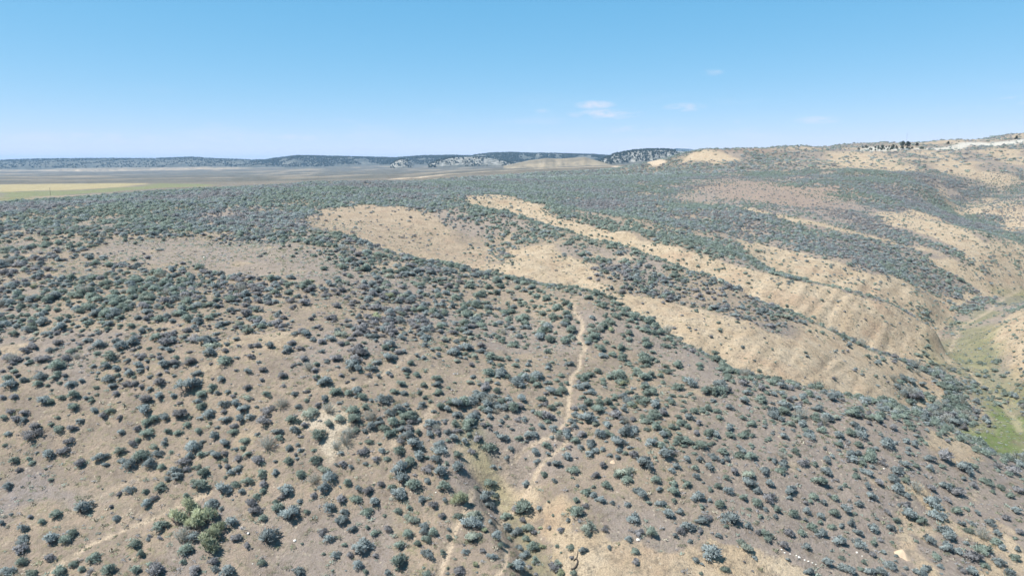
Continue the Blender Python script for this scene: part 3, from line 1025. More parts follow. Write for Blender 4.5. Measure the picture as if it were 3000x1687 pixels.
def make_forms(kind, count, shape, detail, leafm, seed0):
    out = []
    for k in range(count):
        lf, wd = shape(seed0 + k, detail=detail) if shape is not dead_shape else shape(seed0 + k)
        out.append((lf.mesh('crown', [leafm]), wd.mesh('stems', [BARK if kind not in ('dead', 'wispy') else LEAF[kind]]) if wd.f else None, lf, wd))
    return out


FORMS = {
    'green': make_forms('green', 11, bush_shape, 1.0, LEAF['green'], 100),
    'blue': make_forms('blue', 11, bush_shape, 1.0, LEAF['blue'], 200),
    'purple': make_forms('purple', 7, bush_shape, 0.85, LEAF['purple'], 300),
    'pale': make_forms('pale', 3, bush_shape, 1.2, LEAF['pale'], 400),
    'yellow': make_forms('yellow', 4, bush_shape, 1.3, LEAF['yellow'], 500),
    'wispy': make_forms('wispy', 3, wispy_shape, 1.0, LEAF['wispyleaf'], 600),
    'dead': make_forms('dead', 4, dead_shape, 1.0, LEAF['purple'], 700),
    'forb': make_forms('forb', 3, forb_shape, 1.0, LEAF['forb'], 800),
}

# ------------------------------------------------------------------ mapped shrubs of the foreground
# x, foot y and width as measured on 4.83x enlargements of each 500 x 300 block of the survey picture
KEY = {'g': 'green', 'b': 'blue', 'p': 'purple', 'l': 'pale', 'y': 'yellow', 'w': 'wispy', 'd': 'dead', 'f': 'forb'}
BLOCKS = {
    (0, 1387): '115 225 150 b;20 720 100 b;1150 590 320 b;800 625 190 g;605 700 120 g;430 640 100 p;1840 275 170 b;1695 320 110 p;1900 145 150 d;2280 245 210 g;2090 470 190 b;2040 290 110 g;2190 380 120 p;1650 680 130 b;1575 490 80 p;2260 800 250 g;2390 100 120 b;330 1000 240 b;340 830 180 b;300 1130 250 p;700 1010 280 b;950 960 190 g;1050 880 150 g;110 1430 220 b;490 1440 190 g;310 1300 170 g;720 1230 180 p;1060 1310 150 g;1150 1400 130 g;1330 1250 230 g;1540 1430 230 g;1920 1410 160 g;2200 1449 280 p;850 1449 220 g;1190 340 260 f;1930 1040 200 g;2000 1180 150 g',
    (500, 1387): '100 100 220 b;450 205 260 g;310 205 90 p;740 300 300 b;910 220 160 g;1095 150 190 g;1010 280 130 b;1310 290 170 g;1290 190 180 p;1210 360 150 g;1100 480 210 p;950 515 100 d;1190 590 220 p;1310 690 150 g;580 500 210 b;710 525 90 b;860 735 230 b;930 970 190 p;1360 1020 350 b;1660 310 260 b;1600 380 170 p;1690 680 290 b;1510 550 200 g;1480 440 120 g;1830 420 110 b;1920 580 110 g;2020 350 130 p;2170 250 220 b;2230 540 220 b;2380 400 200 p;2240 120 210 b;2030 150 180 w;1860 60 130 g;1280 80 160 g;2370 720 140 b;2160 870 150 p;2250 980 200 b;2340 1190 160 b;1310 1300 180 g;1640 1320 160 f;1830 1449 220 b;600 1310 180 p;350 1440 220 p;820 1440 300 b;640 1390 150 b;160 1290 130 g;1090 1050 130 p;2030 660 150 f;210 350 110 g;60 320 170 f;260 620 270 y;480 720 260 y;90 760 250 y;350 800 230 y;160 980 280 w;340 960 230 b;500 1110 300 y;640 900 230 y;240 1150 250 g;560 880 170 p',
    (1000, 1387): '80 180 150 g;240 250 150 b;220 440 190 g;380 300 180 p;460 440 190 b;850 150 280 b;700 240 150 g;830 330 280 b;760 380 150 d;1000 215 240 g;560 190 130 p;1220 140 130 b;1460 225 230 g;1210 235 120 d;1130 410 170 b;1460 400 110 b;1300 490 150 p;1690 450 200 y;350 625 200 g;30 700 180 b;30 590 150 b;800 570 130 g;945 520 120 g;970 710 230 l;1180 770 170 b;1430 640 130 p;1430 740 160 d;1650 650 170 g;160 830 150 b;360 790 90 g;470 890 190 g;660 830 140 p;960 880 180 g;1300 880 180 g;1170 860 170 b;300 1090 320 b;800 1040 190 g;1080 1030 140 g;1210 1000 200 g;1220 1210 260 b;1420 1140 120 g;1510 920 110 g;120 1190 130 p;230 1340 200 b;50 1040 100 g;780 1300 320 g;340 1420 100 g;990 1430 210 d;1220 1449 150 g;660 1449 150 b;800 1370 80 g;1500 1360 60 g;1660 1430 220 p;1850 790 320 b;1890 690 250 l;1870 970 260 l;1650 960 150 f;1760 1140 130 b;2050 390 260 b;2090 200 220 g;1910 240 100 g;2160 330 120 g;2080 490 170 b;2200 920 170 b;2260 1050 120 g;2330 650 190 g;2360 820 170 b;2120 1210 150 b;1920 1320 110 y;2390 1340 120 g;2040 830 110 y;2380 940 90 g',
    (1500, 1387): '200 170 130 b;600 140 110 b;450 50 120 g;180 570 290 g;390 540 130 b;60 570 200 p;515 415 70 g;580 610 60 g;170 700 130 p;240 820 210 g;300 870 130 p;70 880 190 b;210 960 150 g;690 830 120 p;790 680 90 b;410 790 80 y;535 790 80 p;110 1090 130 b;430 1080 130 y;290 1090 200 g;320 1250 150 g;100 1390 270 b;170 1210 200 b;560 1400 280 p;650 1320 140 g;680 1440 160 y;630 1050 90 g;840 1070 130 g;700 1130 50 g;1010 1130 150 b;850 1220 90 p;890 1440 120 g;1370 1060 90 b;1740 1120 130 g;1760 1280 120 p;1060 830 230 l;1330 820 130 p;1650 960 120 b;920 610 240 g;1040 490 110 p;905 410 120 g;1040 320 170 g;1160 340 140 b;1260 420 170 b;1320 220 180 g;1420 430 80 b;1640 480 120 b;1190 80 150 p;1490 60 130 g;1660 140 200 g;1830 330 230 b;2030 130 150 g;2080 250 110 b;2300 190 160 g;2290 310 190 g;2290 410 100 g;2090 470 150 b;2230 620 210 b;2380 580 120 b;1740 730 270 b;1810 890 160 p;1970 880 220 g;2380 850 180 p;2310 910 100 b;2050 1030 90 d;1160 210 80 g;920 190 70 b',
    (2000, 1387): '60 190 140 g;170 80 150 b;210 380 220 b;380 400 90 b;390 260 90 g;490 210 120 g;620 300 200 b;620 100 130 g;920 190 230 b;1060 280 150 b;1200 410 220 p;1240 190 160 b;1040 460 200 g;830 370 140 g;1530 300 220 b;1510 370 100 b;540 490 190 g;260 490 110 g;560 620 120 b;700 720 300 b;920 780 140 b;610 770 80 g;280 720 190 b;360 660 120 p;80 830 260 b;260 840 130 p;1150 910 250 g;1060 860 110 p;1470 890 200 p;1330 550 140 g;1310 630 110 b;1540 600 150 g;1160 530 100 b;1100 640 110 g;1680 880 140 g;1740 440 90 p;1810 410 100 g;1750 560 130 b;1850 350 150 g;1940 180 230 g;2060 330 100 p;2150 390 140 g;2010 450 120 b;2230 230 100 b;2290 180 80 g;1960 640 140 b;2140 610 160 g;2300 550 210 b;2370 740 140 b;1730 680 90 b;1830 820 190 g;1960 900 200 b;1960 980 190 d;1950 720 90 g;2130 800 130 g;2250 770 110 b;2210 1010 220 b;1420 1070 180 p;1760 1080 170 b;850 1080 230 l;110 980 90 b;390 1200 380 b;190 1260 120 b;270 1300 70 b;1020 1220 80 b;620 1410 140 g;270 1430 70 g;1490 1240 80 b;2030 1310 220 b;1790 1440 160 b;2330 1400 230 b;870 1260 50 p;1000 1400 60 p',
    (2500, 1387): '190 210 150 b;340 160 190 p;60 80 130 g;560 130 180 b;620 270 200 b;750 130 150 g;880 270 220 w;730 340 180 b;1080 240 170 p;1280 220 190 b;1390 200 110 g;250 370 160 b;80 460 140 b;750 490 150 p;640 460 70 b;800 650 250 b;930 700 180 g;1190 660 250 b;1100 490 280 b;1340 410 130 p;1470 580 170 g;1600 540 110 g;1750 580 110 b;1520 740 110 b;1680 740 110 b;1650 860 130 g;1920 740 170 b;2030 880 170 b;590 680 130 g;490 580 130 p;300 850 200 b;520 810 150 b;60 880 150 b;90 1060 230 b;290 1020 120 g;390 960 90 p;1070 990 220 b;1350 930 280 b;1830 940 220 w;1860 1140 260 g;1320 1110 200 b;1470 1140 160 b;1690 1250 280 p;2010 1010 180 g;2110 1090 130 b;1600 1020 110 b;900 980 70 g;1010 1120 190 d;1200 1220 170 g;2060 1300 190 b;2310 1100 120 b;2290 1240 160 g;1020 1390 180 b;920 1449 180 b;1220 1340 110 b;1550 1400 130 p;1700 1449 200 b;1870 1350 150 g;140 1280 100 g;510 1350 190 b;270 1180 120 p;230 1440 180 b;400 1440 180 b;2180 1449 200 b;780 1420 100 d;2350 870 150 p;2150 680 150 p;2280 560 180 b;2080 230 120 g;2320 280 180 p;2230 360 140 g;1980 290 110 g;1850 150 200 g;1690 200 150 p;1560 100 100 b;1470 330 220 p',
    (0, 1100): '100 100 170 g;160 200 230 b;340 105 140 b;570 70 190 b;540 165 150 g;1000 180 190 b;1040 335 210 g;1530 100 190 b;1590 200 130 b;1650 290 120 p;2260 150 200 p;40 340 110 p;180 350 150 p;1200 345 100 b;2110 390 230 p;2260 340 180 b;2040 565 260 b;150 550 120 p;340 575 170 p;230 660 150 p;340 665 110 b;540 750 190 p;870 780 170 g;1030 785 160 p;480 925 280 p;750 860 140 d;180 1030 150 d;430 1110 160 d;700 1165 220 b;900 1120 180 p;400 1210 110 g;1140 1290 180 p;1430 1220 220 b;1340 540 140 b;1570 540 170 g;1460 615 150 p;1700 630 120 p;1840 710 160 d;2060 730 190 g;2200 640 150 g;2110 850 210 g;1940 790 130 p;1720 840 130 b;2360 840 160 g;1840 1010 170 p;1940 960 130 g;1700 1120 160 l;2000 1220 250 g;1750 1250 150 b;1870 1330 260 b;2300 1330 150 g;260 1385 130 p;1000 450 90 b;2320 990 120 b;2340 630 180 b',
    (500, 1100): '270 255 350 b;570 200 140 g;570 255 100 g;440 300 180 g;660 285 120 b;30 320 130 b;390 410 150 b;130 420 90 p;560 600 200 b;130 630 250 p;390 820 120 g;780 680 190 b;890 760 140 p;910 850 150 g;610 890 170 b;760 1010 160 b;310 1070 230 b;1130 640 170 b;1340 310 170 g;1090 215 140 p;1580 480 200 w;1400 550 220 p;1330 700 240 p;1700 690 240 g;1220 870 110 b;1510 850 190 b;1540 920 140 g;1380 1060 230 w;1080 970 170 g;1020 1060 100 g;930 1060 90 b;640 1190 180 b;760 1140 120 p;960 1240 180 p;410 1160 140 g;190 1270 210 p;270 1170 130 b;410 1330 110 g;690 1300 80 b;800 1330 120 p;960 1360 170 b;860 1410 120 b;70 1420 230 b;210 1380 150 p;480 1430 200 g;1280 1430 190 g;1480 1420 140 b;1660 1270 190 g;1680 1080 140 b;1840 1090 110 b;2030 1260 210 g;2100 930 260 g;1980 590 220 l;2230 540 180 w;2380 660 180 l;1900 740 130 p;2240 730 150 l;2350 1060 180 w;1840 1440 160 g;2150 1390 190 l;1760 290 120 b;2300 290 220 g',
    (1000, 1100): '210 250 190 b;100 290 140 g;320 330 160 g;340 480 120 g;700 570 170 b;720 720 220 g;610 810 180 g;650 890 200 g;960 790 150 p;1110 650 90 b;1250 880 160 b;1490 850 150 b;1030 1040 240 b;790 1130 190 g;850 150 140 g;1170 170 110 g;1100 280 120 g;1180 340 90 g;1400 480 150 g;1510 510 130 b;1630 600 170 b;1610 720 150 g;2190 240 130 g;1350 90 160 g;1340 1240 200 b;1210 1170 80 g;1240 1370 190 p;1380 1440 250 b;1650 1380 240 b;1640 1170 160 g;1490 1260 80 g;830 1390 300 b;980 1270 200 g;480 1220 130 p;310 1130 180 p;1940 950 180 p;2090 1100 240 g;1850 1110 130 p;2280 930 190 b;2370 370 140 b;580 1090 120 b;2340 1190 110 b;110 890 200 w;60 1000 200 w',
    (1500, 1100): '430 380 140 g;570 500 150 g;650 300 140 g;140 480 180 p;370 180 170 g;1090 430 190 g;1120 280 150 b;1350 420 160 g;1560 330 150 b;1580 520 130 b;1550 640 110 p;2030 460 220 b;2140 580 170 p;1590 860 260 b;1720 830 230 b;1340 840 140 g;1220 900 220 b;1490 1000 230 b;1290 1070 110 b;960 1050 130 b;900 970 150 g;1100 1160 160 b;800 1200 170 b;470 1040 180 g;280 890 210 b;100 920 120 g;320 1110 150 b;880 1370 190 g;630 1300 150 b;450 1440 120 g;1880 1310 240 b;2150 1180 260 b;1970 990 200 b;1720 1160 170 p;2250 1380 130 b;1600 1440 260 l;400 740 120 b;890 750 110 b;990 890 170 p;660 930 140 w;2130 880 170 b',
    (2000, 1100): '110 180 240 b;540 180 230 b;640 250 140 p;860 150 170 p;1110 220 140 p;1250 140 150 g;910 290 130 b;860 410 150 b;650 490 140 b;1510 210 130 p;1620 200 130 b;1510 380 130 p;1700 320 130 b;1660 450 130 p;1920 520 170 b;2100 370 210 b;1440 480 200 b;1630 530 180 b;1290 600 240 b;1700 740 150 b;1930 730 130 p;2050 670 220 b;510 630 140 g;660 780 160 b;230 710 120 p;180 840 140 p;1350 640 180 b;950 1190 190 g;2190 880 180 b;2370 860 160 g;1430 900 130 b;440 1200 160 b;240 1210 130 b;1150 1380 180 b;1420 1300 190 b;1390 1410 170 g;1590 1120 150 g;720 1400 150 p;160 1340 130 g;370 1320 180 b;1690 1280 180 p;1870 1280 120 g;2030 1220 150 b;2030 1390 200 b;940 1449 180 l;560 1240 110 b;50 1200 130 b',
    (2500, 1100): '1250 1190 300 p;1320 950 100 p;930 830 70 g;890 880 90 b;1040 800 80 b;850 410 100 b;440 410 130 b;150 410 210 b;390 600 140 g;230 570 120 p;220 700 90 p;550 770 150 p;100 880 270 b;470 1030 220 b;600 980 90 b;750 970 130 b;870 1020 110 b;720 1300 190 b;1390 760 110 g;1350 630 200 p;1570 1380 230 b;1080 1230 190 b;1080 1340 130 b;620 1390 210 b;200 1420 180 b;1180 630 90 b;1020 510 70 b;1900 690 120 b;2290 330 120 b;2250 260 60 b;1700 140 110 b;1480 850 100 b;1560 790 130 p;420 1270 130 p;2060 1330 160 p;2250 1400 220 p;2350 1300 180 b',
}
mapped = []
for (ox, oy), txt in BLOCKS.items():
    for it in txt.split(';'):
        x, y, w, k = it.split()
        u, v, wp = ox + float(x) / 4.83, oy + float(y) / 4.83, float(w) / 4.83
        X, Y = hit(u, v - wp * 0.12)
        dist = math.hypot(Y, CAM_Z - float(zat(X, Y)))
        W = wp / FPX * (Y * CP + (CAM_Z - float(zat(X, Y))) * SP)
        mapped.append(dict(u=u, v=v, x=X, y=Y, w=W, wp=wp, kind=KEY[k]))
mapped.sort(key=lambda m: -m['wp'])
SHRUBS = [m for m in mapped if m['kind'] not in ('forb',)][:300]
REST = [m for m in mapped if m not in SHRUBS]

WHERE = [  # box in the picture, phrase
    ((430, 1400, 700, 1640), 'in the green thicket near the lower left track'),
    ((0, 1380, 330, 1545), 'above the lower left track'),
    ((0, 1545, 470, 1760), 'at the lower left track'),
    ((330, 1380, 560, 1640), 'just left of the green thicket'),
    ((560, 1380, 820, 1540), 'right of the green thicket'),
    ((470, 1540, 1000, 1760), 'on open ground below the green thicket'),
    ((820, 1380, 1080, 1560), 'below the pale bare scar'),
    ((1000, 1540, 1310, 1760), 'left of the forked track at the near edge'),
    ((1080, 1380, 1385, 1560), 'above the left fork of the track'),
    ((1310, 1380, 1480, 1760), 'between the two forks of the track'),
    ((1480, 1380, 1610, 1760), 'in the eroded draw beside the track'),
    ((1610, 1540, 2380, 1760), 'on the near bare clay bank'),
    ((1610, 1380, 1900, 1560), 'on the grey flat above the clay bank'),
    ((1900, 1380, 2200, 1580), 'right of the white rock'),
    ((2200, 1380, 2520, 1560), 'on the flat above the row of white stones'),
    ((2200, 1560, 2620, 1760), 'below the row of white stones'),
    ((2520, 1380, 2700, 1600), 'on the flat before the pale streaks'),
    ((2600, 1560, 3100, 1760), 'below the pale streaks by the right edge'),
    ((2700, 1380, 3100, 1600), 'among the pale streaks on the right flank'),
    ((0, 1080, 260, 1390), 'on the stony slope at the left edge'),
    ((260, 1080, 520, 1390), 'on the stony slope near the dead snag'),
    ((520, 1080, 800, 1390), 'on the slope above the green thicket'),
    ((800, 1080, 1080, 1390), 'around the pale bare scar'),
    ((1080, 1080, 1330, 1390), 'along the faint track above the draw'),
    ((1330, 1080, 1520, 1390), 'at the head of the eroded draw'),
    ((1520, 1080, 1690, 1390), 'beside the long winding track'),
    ((1690, 1080, 1900, 1390), 'right of the long winding track'),
    ((1900, 1080, 2140, 1390), 'on the broad spur below the first gully'),
    ((2140, 1080, 2380, 1390), 'on the spur under the first clay face'),
    ((2380, 1080, 2640, 1390), 'on the spur near its bare nose'),
    ((2640, 1080, 3100, 1390), 'by the bare nose above the green valley'),
]
COLOUR = {'green': 'grey-green sagebrush', 'blue': 'blue-grey sagebrush', 'purple': 'dusty purple-grey sagebrush', 'pale': 'pale silvery sagebrush', 'yellow': 'olive-green rabbitbrush', 'wispy': 'pale wispy upright shrub',
          'dead': 'dead grey sagebrush skeleton', 'forb': 'low pale forb mat'}
NAME = {'green': 'sagebrush', 'blue': 'sagebrush', 'purple': 'sagebrush', 'pale': 'sagebrush', 'yellow': 'rabbitbrush', 'wispy': 'wispy_shrub', 'dead': 'dead_sagebrush', 'forb': 'forb_mat'}
CAT = {'sagebrush': 'sagebrush', 'rabbitbrush': 'shrub', 'wispy_shrub': 'shrub', 'dead_sagebrush': 'dead shrub', 'forb_mat': 'plant'}
ORD = ['first', 'second', 'third', 'fourth', 'fifth', 'sixth', 'seventh', 'eighth', 'ninth', 'tenth', 'eleventh', 'twelfth', 'thirteenth', 'fourteenth']
buckets = {}
for m in SHRUBS:
    m['where'] = next((ph for (x0, y0, x1, y1), ph in WHERE if x0 <= m['u'] < x1 and y0 <= m['v'] < y1), 'on the near slope')
    buckets.setdefault((m['where'], m['kind']), []).append(m)
for (wh, kd), ms in buckets.items():
    ms.sort(key=lambda m: m['u'])
    if len(ms) == 1:
        ms[0]['label'] = f'lone {COLOUR[kd]} {wh}' if kd != 'dead' else f'{COLOUR[kd]} {wh}'
    else:
        for k, m in enumerate(ms):
            m['label'] = f'{COLOUR[kd].replace("dusty purple-grey", "purple-grey")} {wh}, ' + ('leftmost' if k == 0 else 'rightmost' if k == len(ms) - 1 else f'{ORD[k]} from the left')


def shrub_scale(m, r):
    w = m['w'] * (1.3 if m['kind'] == 'yellow' else 1.02)
    k = {'yellow': 1.4, 'wispy': 1.0, 'forb': 0.5, 'dead': 0.8}.get(m['kind'], 1.0)
    return (w, w * r.uniform(0.85, 1.1), w * k * r.uniform(0.74, 1.0))


rs = np.random.default_rng(5)
for m in SHRUBS:
    nm = NAME[m['kind']]
    e = bpy.data.objects.new(nm, None)
    e.empty_display_size = 0.2
    e.location = (m['x'], m['y'], float(zat(m['x'], m['y'])) - 0.03)
    e.rotation_euler = (rs.normal(0, .05), rs.normal(0, .05), rs.uniform(0, 6.283))
    e.scale = shrub_scale(m, rs)
    e['label'] = m['label']
    e['category'] = CAT[nm]
    e['group'] = f'{COLOUR[m["kind"]]} bushes of the foreground'
    link(e)
    fm = FORMS[m['kind']]
    cr_, st_, _, _ = fm[rs.integers(len(fm))]
    link(bpy.data.objects.new('crown', cr_), e)
    if st_ is not None:
        link(bpy.data.objects.new('stems', st_), e)

# ------------------------------------------------------------------ scattered cover (stuff)
def form_collection(name, forms, mats):
    c = bpy.data.collections.new(name)
    for k, (lf, wd, lm, wm) in enumerate(forms):
        b = Build()
        b.v = list(lf.v)
        b.f = list(lf.f)
        b.n = list(lf.n) + list(wd.n)
        n = len(b.v)
        b.v += wd.v
        b.f += [tuple(i + n for i in f) for f in wd.f]
        me = b.mesh(f'{name}_{k:02d}', [lm, wm], split=len(lf.f))
        c.objects.link(bpy.data.objects.new(f'{name}_{k:02d}', me))
    return c


def scatter(name, pts, rot, scl, idx, coll, label, cat):
    me = bpy.data.meshes.new(name)
    me.vertices.add(len(pts))
    me.vertices.foreach_set('co', np.asarray(pts, np.float32).ravel())
    for nm, kind, key, arr in (('rot', 'FLOAT_VECTOR', 'vector', rot), ('scl', 'FLOAT_VECTOR', 'vector', scl), ('form', 'INT', 'value', idx)):
        a = me.attributes.new(nm, kind, 'POINT')
        a.data.foreach_set(key, np.asarray(arr, np.int32 if kind == 'INT' else np.float32).ravel())
    o = link(bpy.data.objects.new(name, me))
    ng = bpy.data.node_groups.new(name + '_scatter', 'GeometryNodeTree')
    ng.interface.new_socket('Geometry', in_out='INPUT', socket_type='NodeSocketGeometry')
    ng.interface.new_socket('Geometry', in_out='OUTPUT', socket_type='NodeSocketGeometry')
    gi, go = ng.nodes.new('NodeGroupInput'), ng.nodes.new('NodeGroupOutput')
    ip = ng.nodes.new('GeometryNodeInstanceOnPoints')
    ci = ng.nodes.new('GeometryNodeCollectionInfo')
    ci.inputs['Collection'].default_value = coll
    ci.inputs['Separate Children'].default_value = True
    ci.inputs['Reset Children'].default_value = True
    ip.inputs['Pick Instance'].default_value = True
    for nm, kind, sock in (('rot', 'FLOAT_VECTOR', 'Rotation'), ('scl', 'FLOAT_VECTOR', 'Scale'), ('form', 'INT', 'Instance Index')):
        na = ng.nodes.new('GeometryNodeInputNamedAttribute')
        na.data_type = kind
        na.inputs['Name'].default_value = nm
        ng.links.new(na.outputs['Attribute'], ip.inputs[sock])
    ng.links.new(gi.outputs[0], ip.inputs['Points'])
    ng.links.new(ci.outputs[0], ip.inputs['Instance'])
    ng.links.new(ip.outputs[0], go.inputs[0])
    md = o.modifiers.new('scatter', 'NODES')
    md.node_group = ng
    o['kind'] = 'stuff'
    o['label'] = label
    o['category'] = cat
    return o


def triples(kind, leafm, woodm):
    return [(lf, wd, leafm, woodm) for _, _, lf, wd in FORMS[kind]]


near_forms = triples('green', LEAF['green'], BARK) + triples('blue', LEAF['blue'], BARK) + triples('purple', LEAF['purple'], BARK) + triples('pale', LEAF['pale'], BARK) + triples('yellow', LEAF['yellow'], BARK) + triples('wispy', LEAF['wispyleaf'], LEAF['wispy']) + triples('dead', LEAF['purple'], LEAF['dead']) + triples('forb', LEAF['forb'], BARK)
OFF, k0 = {}, 0
for kd in ('green', 'blue', 'purple', 'pale', 'yellow', 'wispy', 'dead', 'forb'):
    OFF[kd] = (k0, len(FORMS[kd]))
    k0 += len(FORMS[kd])


def light_forms(detail, n, seed):
    out = []
    for k in range(n):
        kd = ('green', 'blue', 'purple', 'blue', 'green')[k % 5]
        lf, wd = bush_shape(seed + k, detail=detail)
        out.append((lf, wd, LEAF[kd], BARK))
    return out


C_NEAR = form_collection('shrub_form', near_forms, None)
C_MID = form_collection('shrub_form_mid', light_forms(0.30, 20, 900), None)
C_FAR = form_collection('shrub_form_far', light_forms(0.10, 10, 950), None)


def jitter(y0, y1, step, amax=1.0):
    xs = np.arange(-y1 * amax, y1 * amax, step)
    ys = np.arange(y0, y1, step * 0.92)
    X, Y = np.meshgrid(xs, ys)
    X = X + (np.arange(len(ys)) % 2)[:, None] * step * 0.5
    X = X + rng.uniform(-0.48, 0.48, X.shape) * step
    Y = Y + rng.uniform(-0.48, 0.48, Y.shape) * step
    m = (np.abs(X / Y) < amax) & (Y > y0) & (Y < y1)
    return X[m], Y[m]


def plant(x, y, w, zs, kinds_idx, tilt=0.06):
    n = len(x)
    pts = np.stack([x, y, zat(x, y) - 0.03 * w], -1)
    rot = np.stack([rng.normal(0, tilt, n), rng.normal(0, tilt, n), rng.uniform(0, 6.283, n)], -1)
    scl = np.stack([w, w * rng.uniform(0.82, 1.15, n), w * zs], -1)
    return [pts, rot, scl, kinds_idx]


# --- near: everything closer than 125 m that was not mapped one by one
occ = np.array([(m['x'], m['y'], m['w']) for m in mapped])
x, y = jitter(30, 128, 0.68)
dens = sage_density(x, y)
# rows of the picture where every shrub was mapped keep only small ones
rr = (CAM_Z - zat(x, y)) / y
row = 843.5 + FPX * np.tan(np.arctan(rr) - PITCH)
inmap = smooth(1345, 1395, row)
keep = rng.uniform(size=len(x)) < dens * (1 - 0.62 * inmap)
x, y, inmap, dens, row = x[keep], y[keep], inmap[keep], dens[keep], row[keep]
w = np.clip(rng.lognormal(-0.48, 0.50, len(x)), 0.18, 1.5)
w = np.where(inmap > 0.5, np.minimum(w, 0.22 + 0.36 * rng.uniform(size=len(x)) ** 1.5), w)
bare = np.zeros(len(x))
for k in ('face_a', 'face_b', 'bowl', 'mound', 'knoll', 'bank'):
    bare = np.maximum(bare, reg(k, x, y))
w = np.where(bare > 0.5, np.clip(w * rng.uniform(0.3, 0.8, len(x)), 0.28, 1.1), w)
thick = np.maximum(reg('thicket', x, y), reg('thicket_c', x, y))
w = np.where(thick > 0.5, w * 1.55, w)
# not inside a mapped shrub
ok = np.ones(len(x), bool)
for mx, my, mw in occ:
    ok &= (x - mx) ** 2 + (y - my) ** 2 > (0.42 * mw + 0.28 * w) ** 2
x, y, w, inmap, thick = x[ok], y[ok], w[ok], inmap[ok], thick[ok]
hue = fbm(x / 16, y / 16, 131, 3) + rng.normal(0, 0.16, len(x))
kind = np.where(hue > 0.66, 'purple', np.where(hue > 0.44, 'blue', 'green'))
rare = rng.uniform(size=len(x))
kind = np.where(rare < 0.02, 'pale', np.where(rare < 0.035, 'dead', np.where(rare < 0.038, 'yellow', np.where(rare < 0.06, 'wispy', kind))))
kind = np.where((thick > 0.5) & (rare < 0.2), 'wispy', kind)
kind = np.where((w < 0.42) & (rare > 0.72), 'forb', np.where((w < 0.5) & (rare > 0.62), 'dead', kind))
w = np.where(kind == 'forb', w * 1.7, w)
idx = np.array([OFF[k][0] + rng.integers(OFF[k][1]) for k in kind])
near = plant(x, y, w, rng.uniform(0.7, 1.0, len(x)) * (0.6 + 0.4 * smooth(0.3, 0.8, w)), idx)
if REST:
    rx, ry, rw = (np.array([m[k] for m in REST]) for k in ('x', 'y', 'w'))
    ridx = np.array([OFF[m['kind']][0] + rng.integers(OFF[m['kind']][1]) for m in REST])
    more = plant(rx, ry, rw, np.where([m['kind'] == 'forb' for m in REST], 0.5, 1.0), ridx)
    near = [np.concatenate([p, q]) for p, q in zip(near, more)]
print('near shrubs', len(near[0]))
scatter('sagebrush_cover', *near, C_NEAR, 'mixed sagebrush growing over the near slopes and spurs', 'sagebrush')

# --- middle distance
x, y = jitter(128, 430, 0.84)
dens = sage_density(x, y)
EDGE = np.interp(1500 + x / y * 2027, [0, 150, 300, 500, 700, 900, 1270, 1500, 1750, 1900, 1960], [200, 214, 236, 265, 300, 345, 435, 540, 620, 680, 3000])
keep = (rng.uniform(size=len(x)) < dens * 1.05) & (y < EDGE)
x, y, dens = x[keep], y[keep], dens[keep]
w = np.clip(rng.lognormal(-0.34, 0.38, len(x)), 0.25, 1.4) * (0.72 + 0.38 * smooth(0.1, 0.7, dens))
hue = fbm(x / 30, y / 30, 131, 3) + rng.normal(0, 0.14, len(x))
idx = np.where(hue > 0.68, 2, np.where(hue > 0.45, 1, 0)) + 5 * rng.integers(0, 4, len(x))
mid = plant(x, y, w, rng.uniform(0.65, 0.95, len(x)), idx)
print('mid shrubs', len(x))
scatter('sagebrush_bench', *mid, C_MID, 'dense grey-green sagebrush covering the bench and far spurs', 'sagebrush')

# --- far slopes
x, y = jitter(430, 1050, 2.3)
dens = sage_density(x, y)
EDGE = np.interp(1500 + x / y * 2027, [0, 150, 300, 500, 700, 900, 1270, 1500, 1750, 1900, 1960], [200, 214, 236, 265, 300, 345, 435, 540, 620, 680, 3000])
keep = (rng.uniform(size=len(x)) < dens * 0.9) & (y < EDGE)
x, y = x[keep], y[keep]
w = np.clip(rng.lognormal(0.45, 0.32, len(x)), 0.8, 2.8)
far = plant(x, y, w, rng.uniform(0.5, 0.75, len(x)), rng.integers(0, 10, len(x)))
print('far shrubs', len(x))
scatter('sagebrush_far', *far, C_FAR, 'far sagebrush stippling the upper slopes and plateau edge', 'sagebrush')

# --- small tufts and dead litter between the bushes
tf = []
for k in range(4):
    r = np.random.default_rng(1200 + k)
    lf, wd = Build(), Build()
    for _ in range(26):
        an, rad = r.uniform(0, 6.283), 0.4 * math.sqrt(r.uniform())
        q = np.array([math.cos(an) * rad, math.sin(an) * rad, 0.0])
        lf.sprig(q, np.array([q[0], q[1], 0.7]), 0.55, 0.14, r, 1)
    tf.append((lf, wd, (LEAF['forb'], LEAF['wispy'], LEAF['green'], LEAF['purple'])[k], BARK))
C_TUFT = form_collection('tuft_form', tf, None)
x, y = jitter(30, 150, 0.62)
c = covers(x, y)
dn = (0.26 + 0.6 * smooth(0.45, 0.7, fbm(x / 4, y / 4, 151, 4))) * (1 - 0.75 * c[0]) * (1 - c[6])
keep = rng.uniform(size=len(x)) < dn
x, y = x[keep], y[keep]
w = rng.uniform(0.16, 0.5, len(x))
tu = plant(x, y, w, rng.uniform(0.5, 0.9, len(x)), rng.choice(4, len(x), p=[.3, .15, .3, .25]))
print('tufts', len(x))
scatter('grass_tufts', *tu, C_TUFT, 'small dry grass tufts and forbs between the bushes', 'grass')

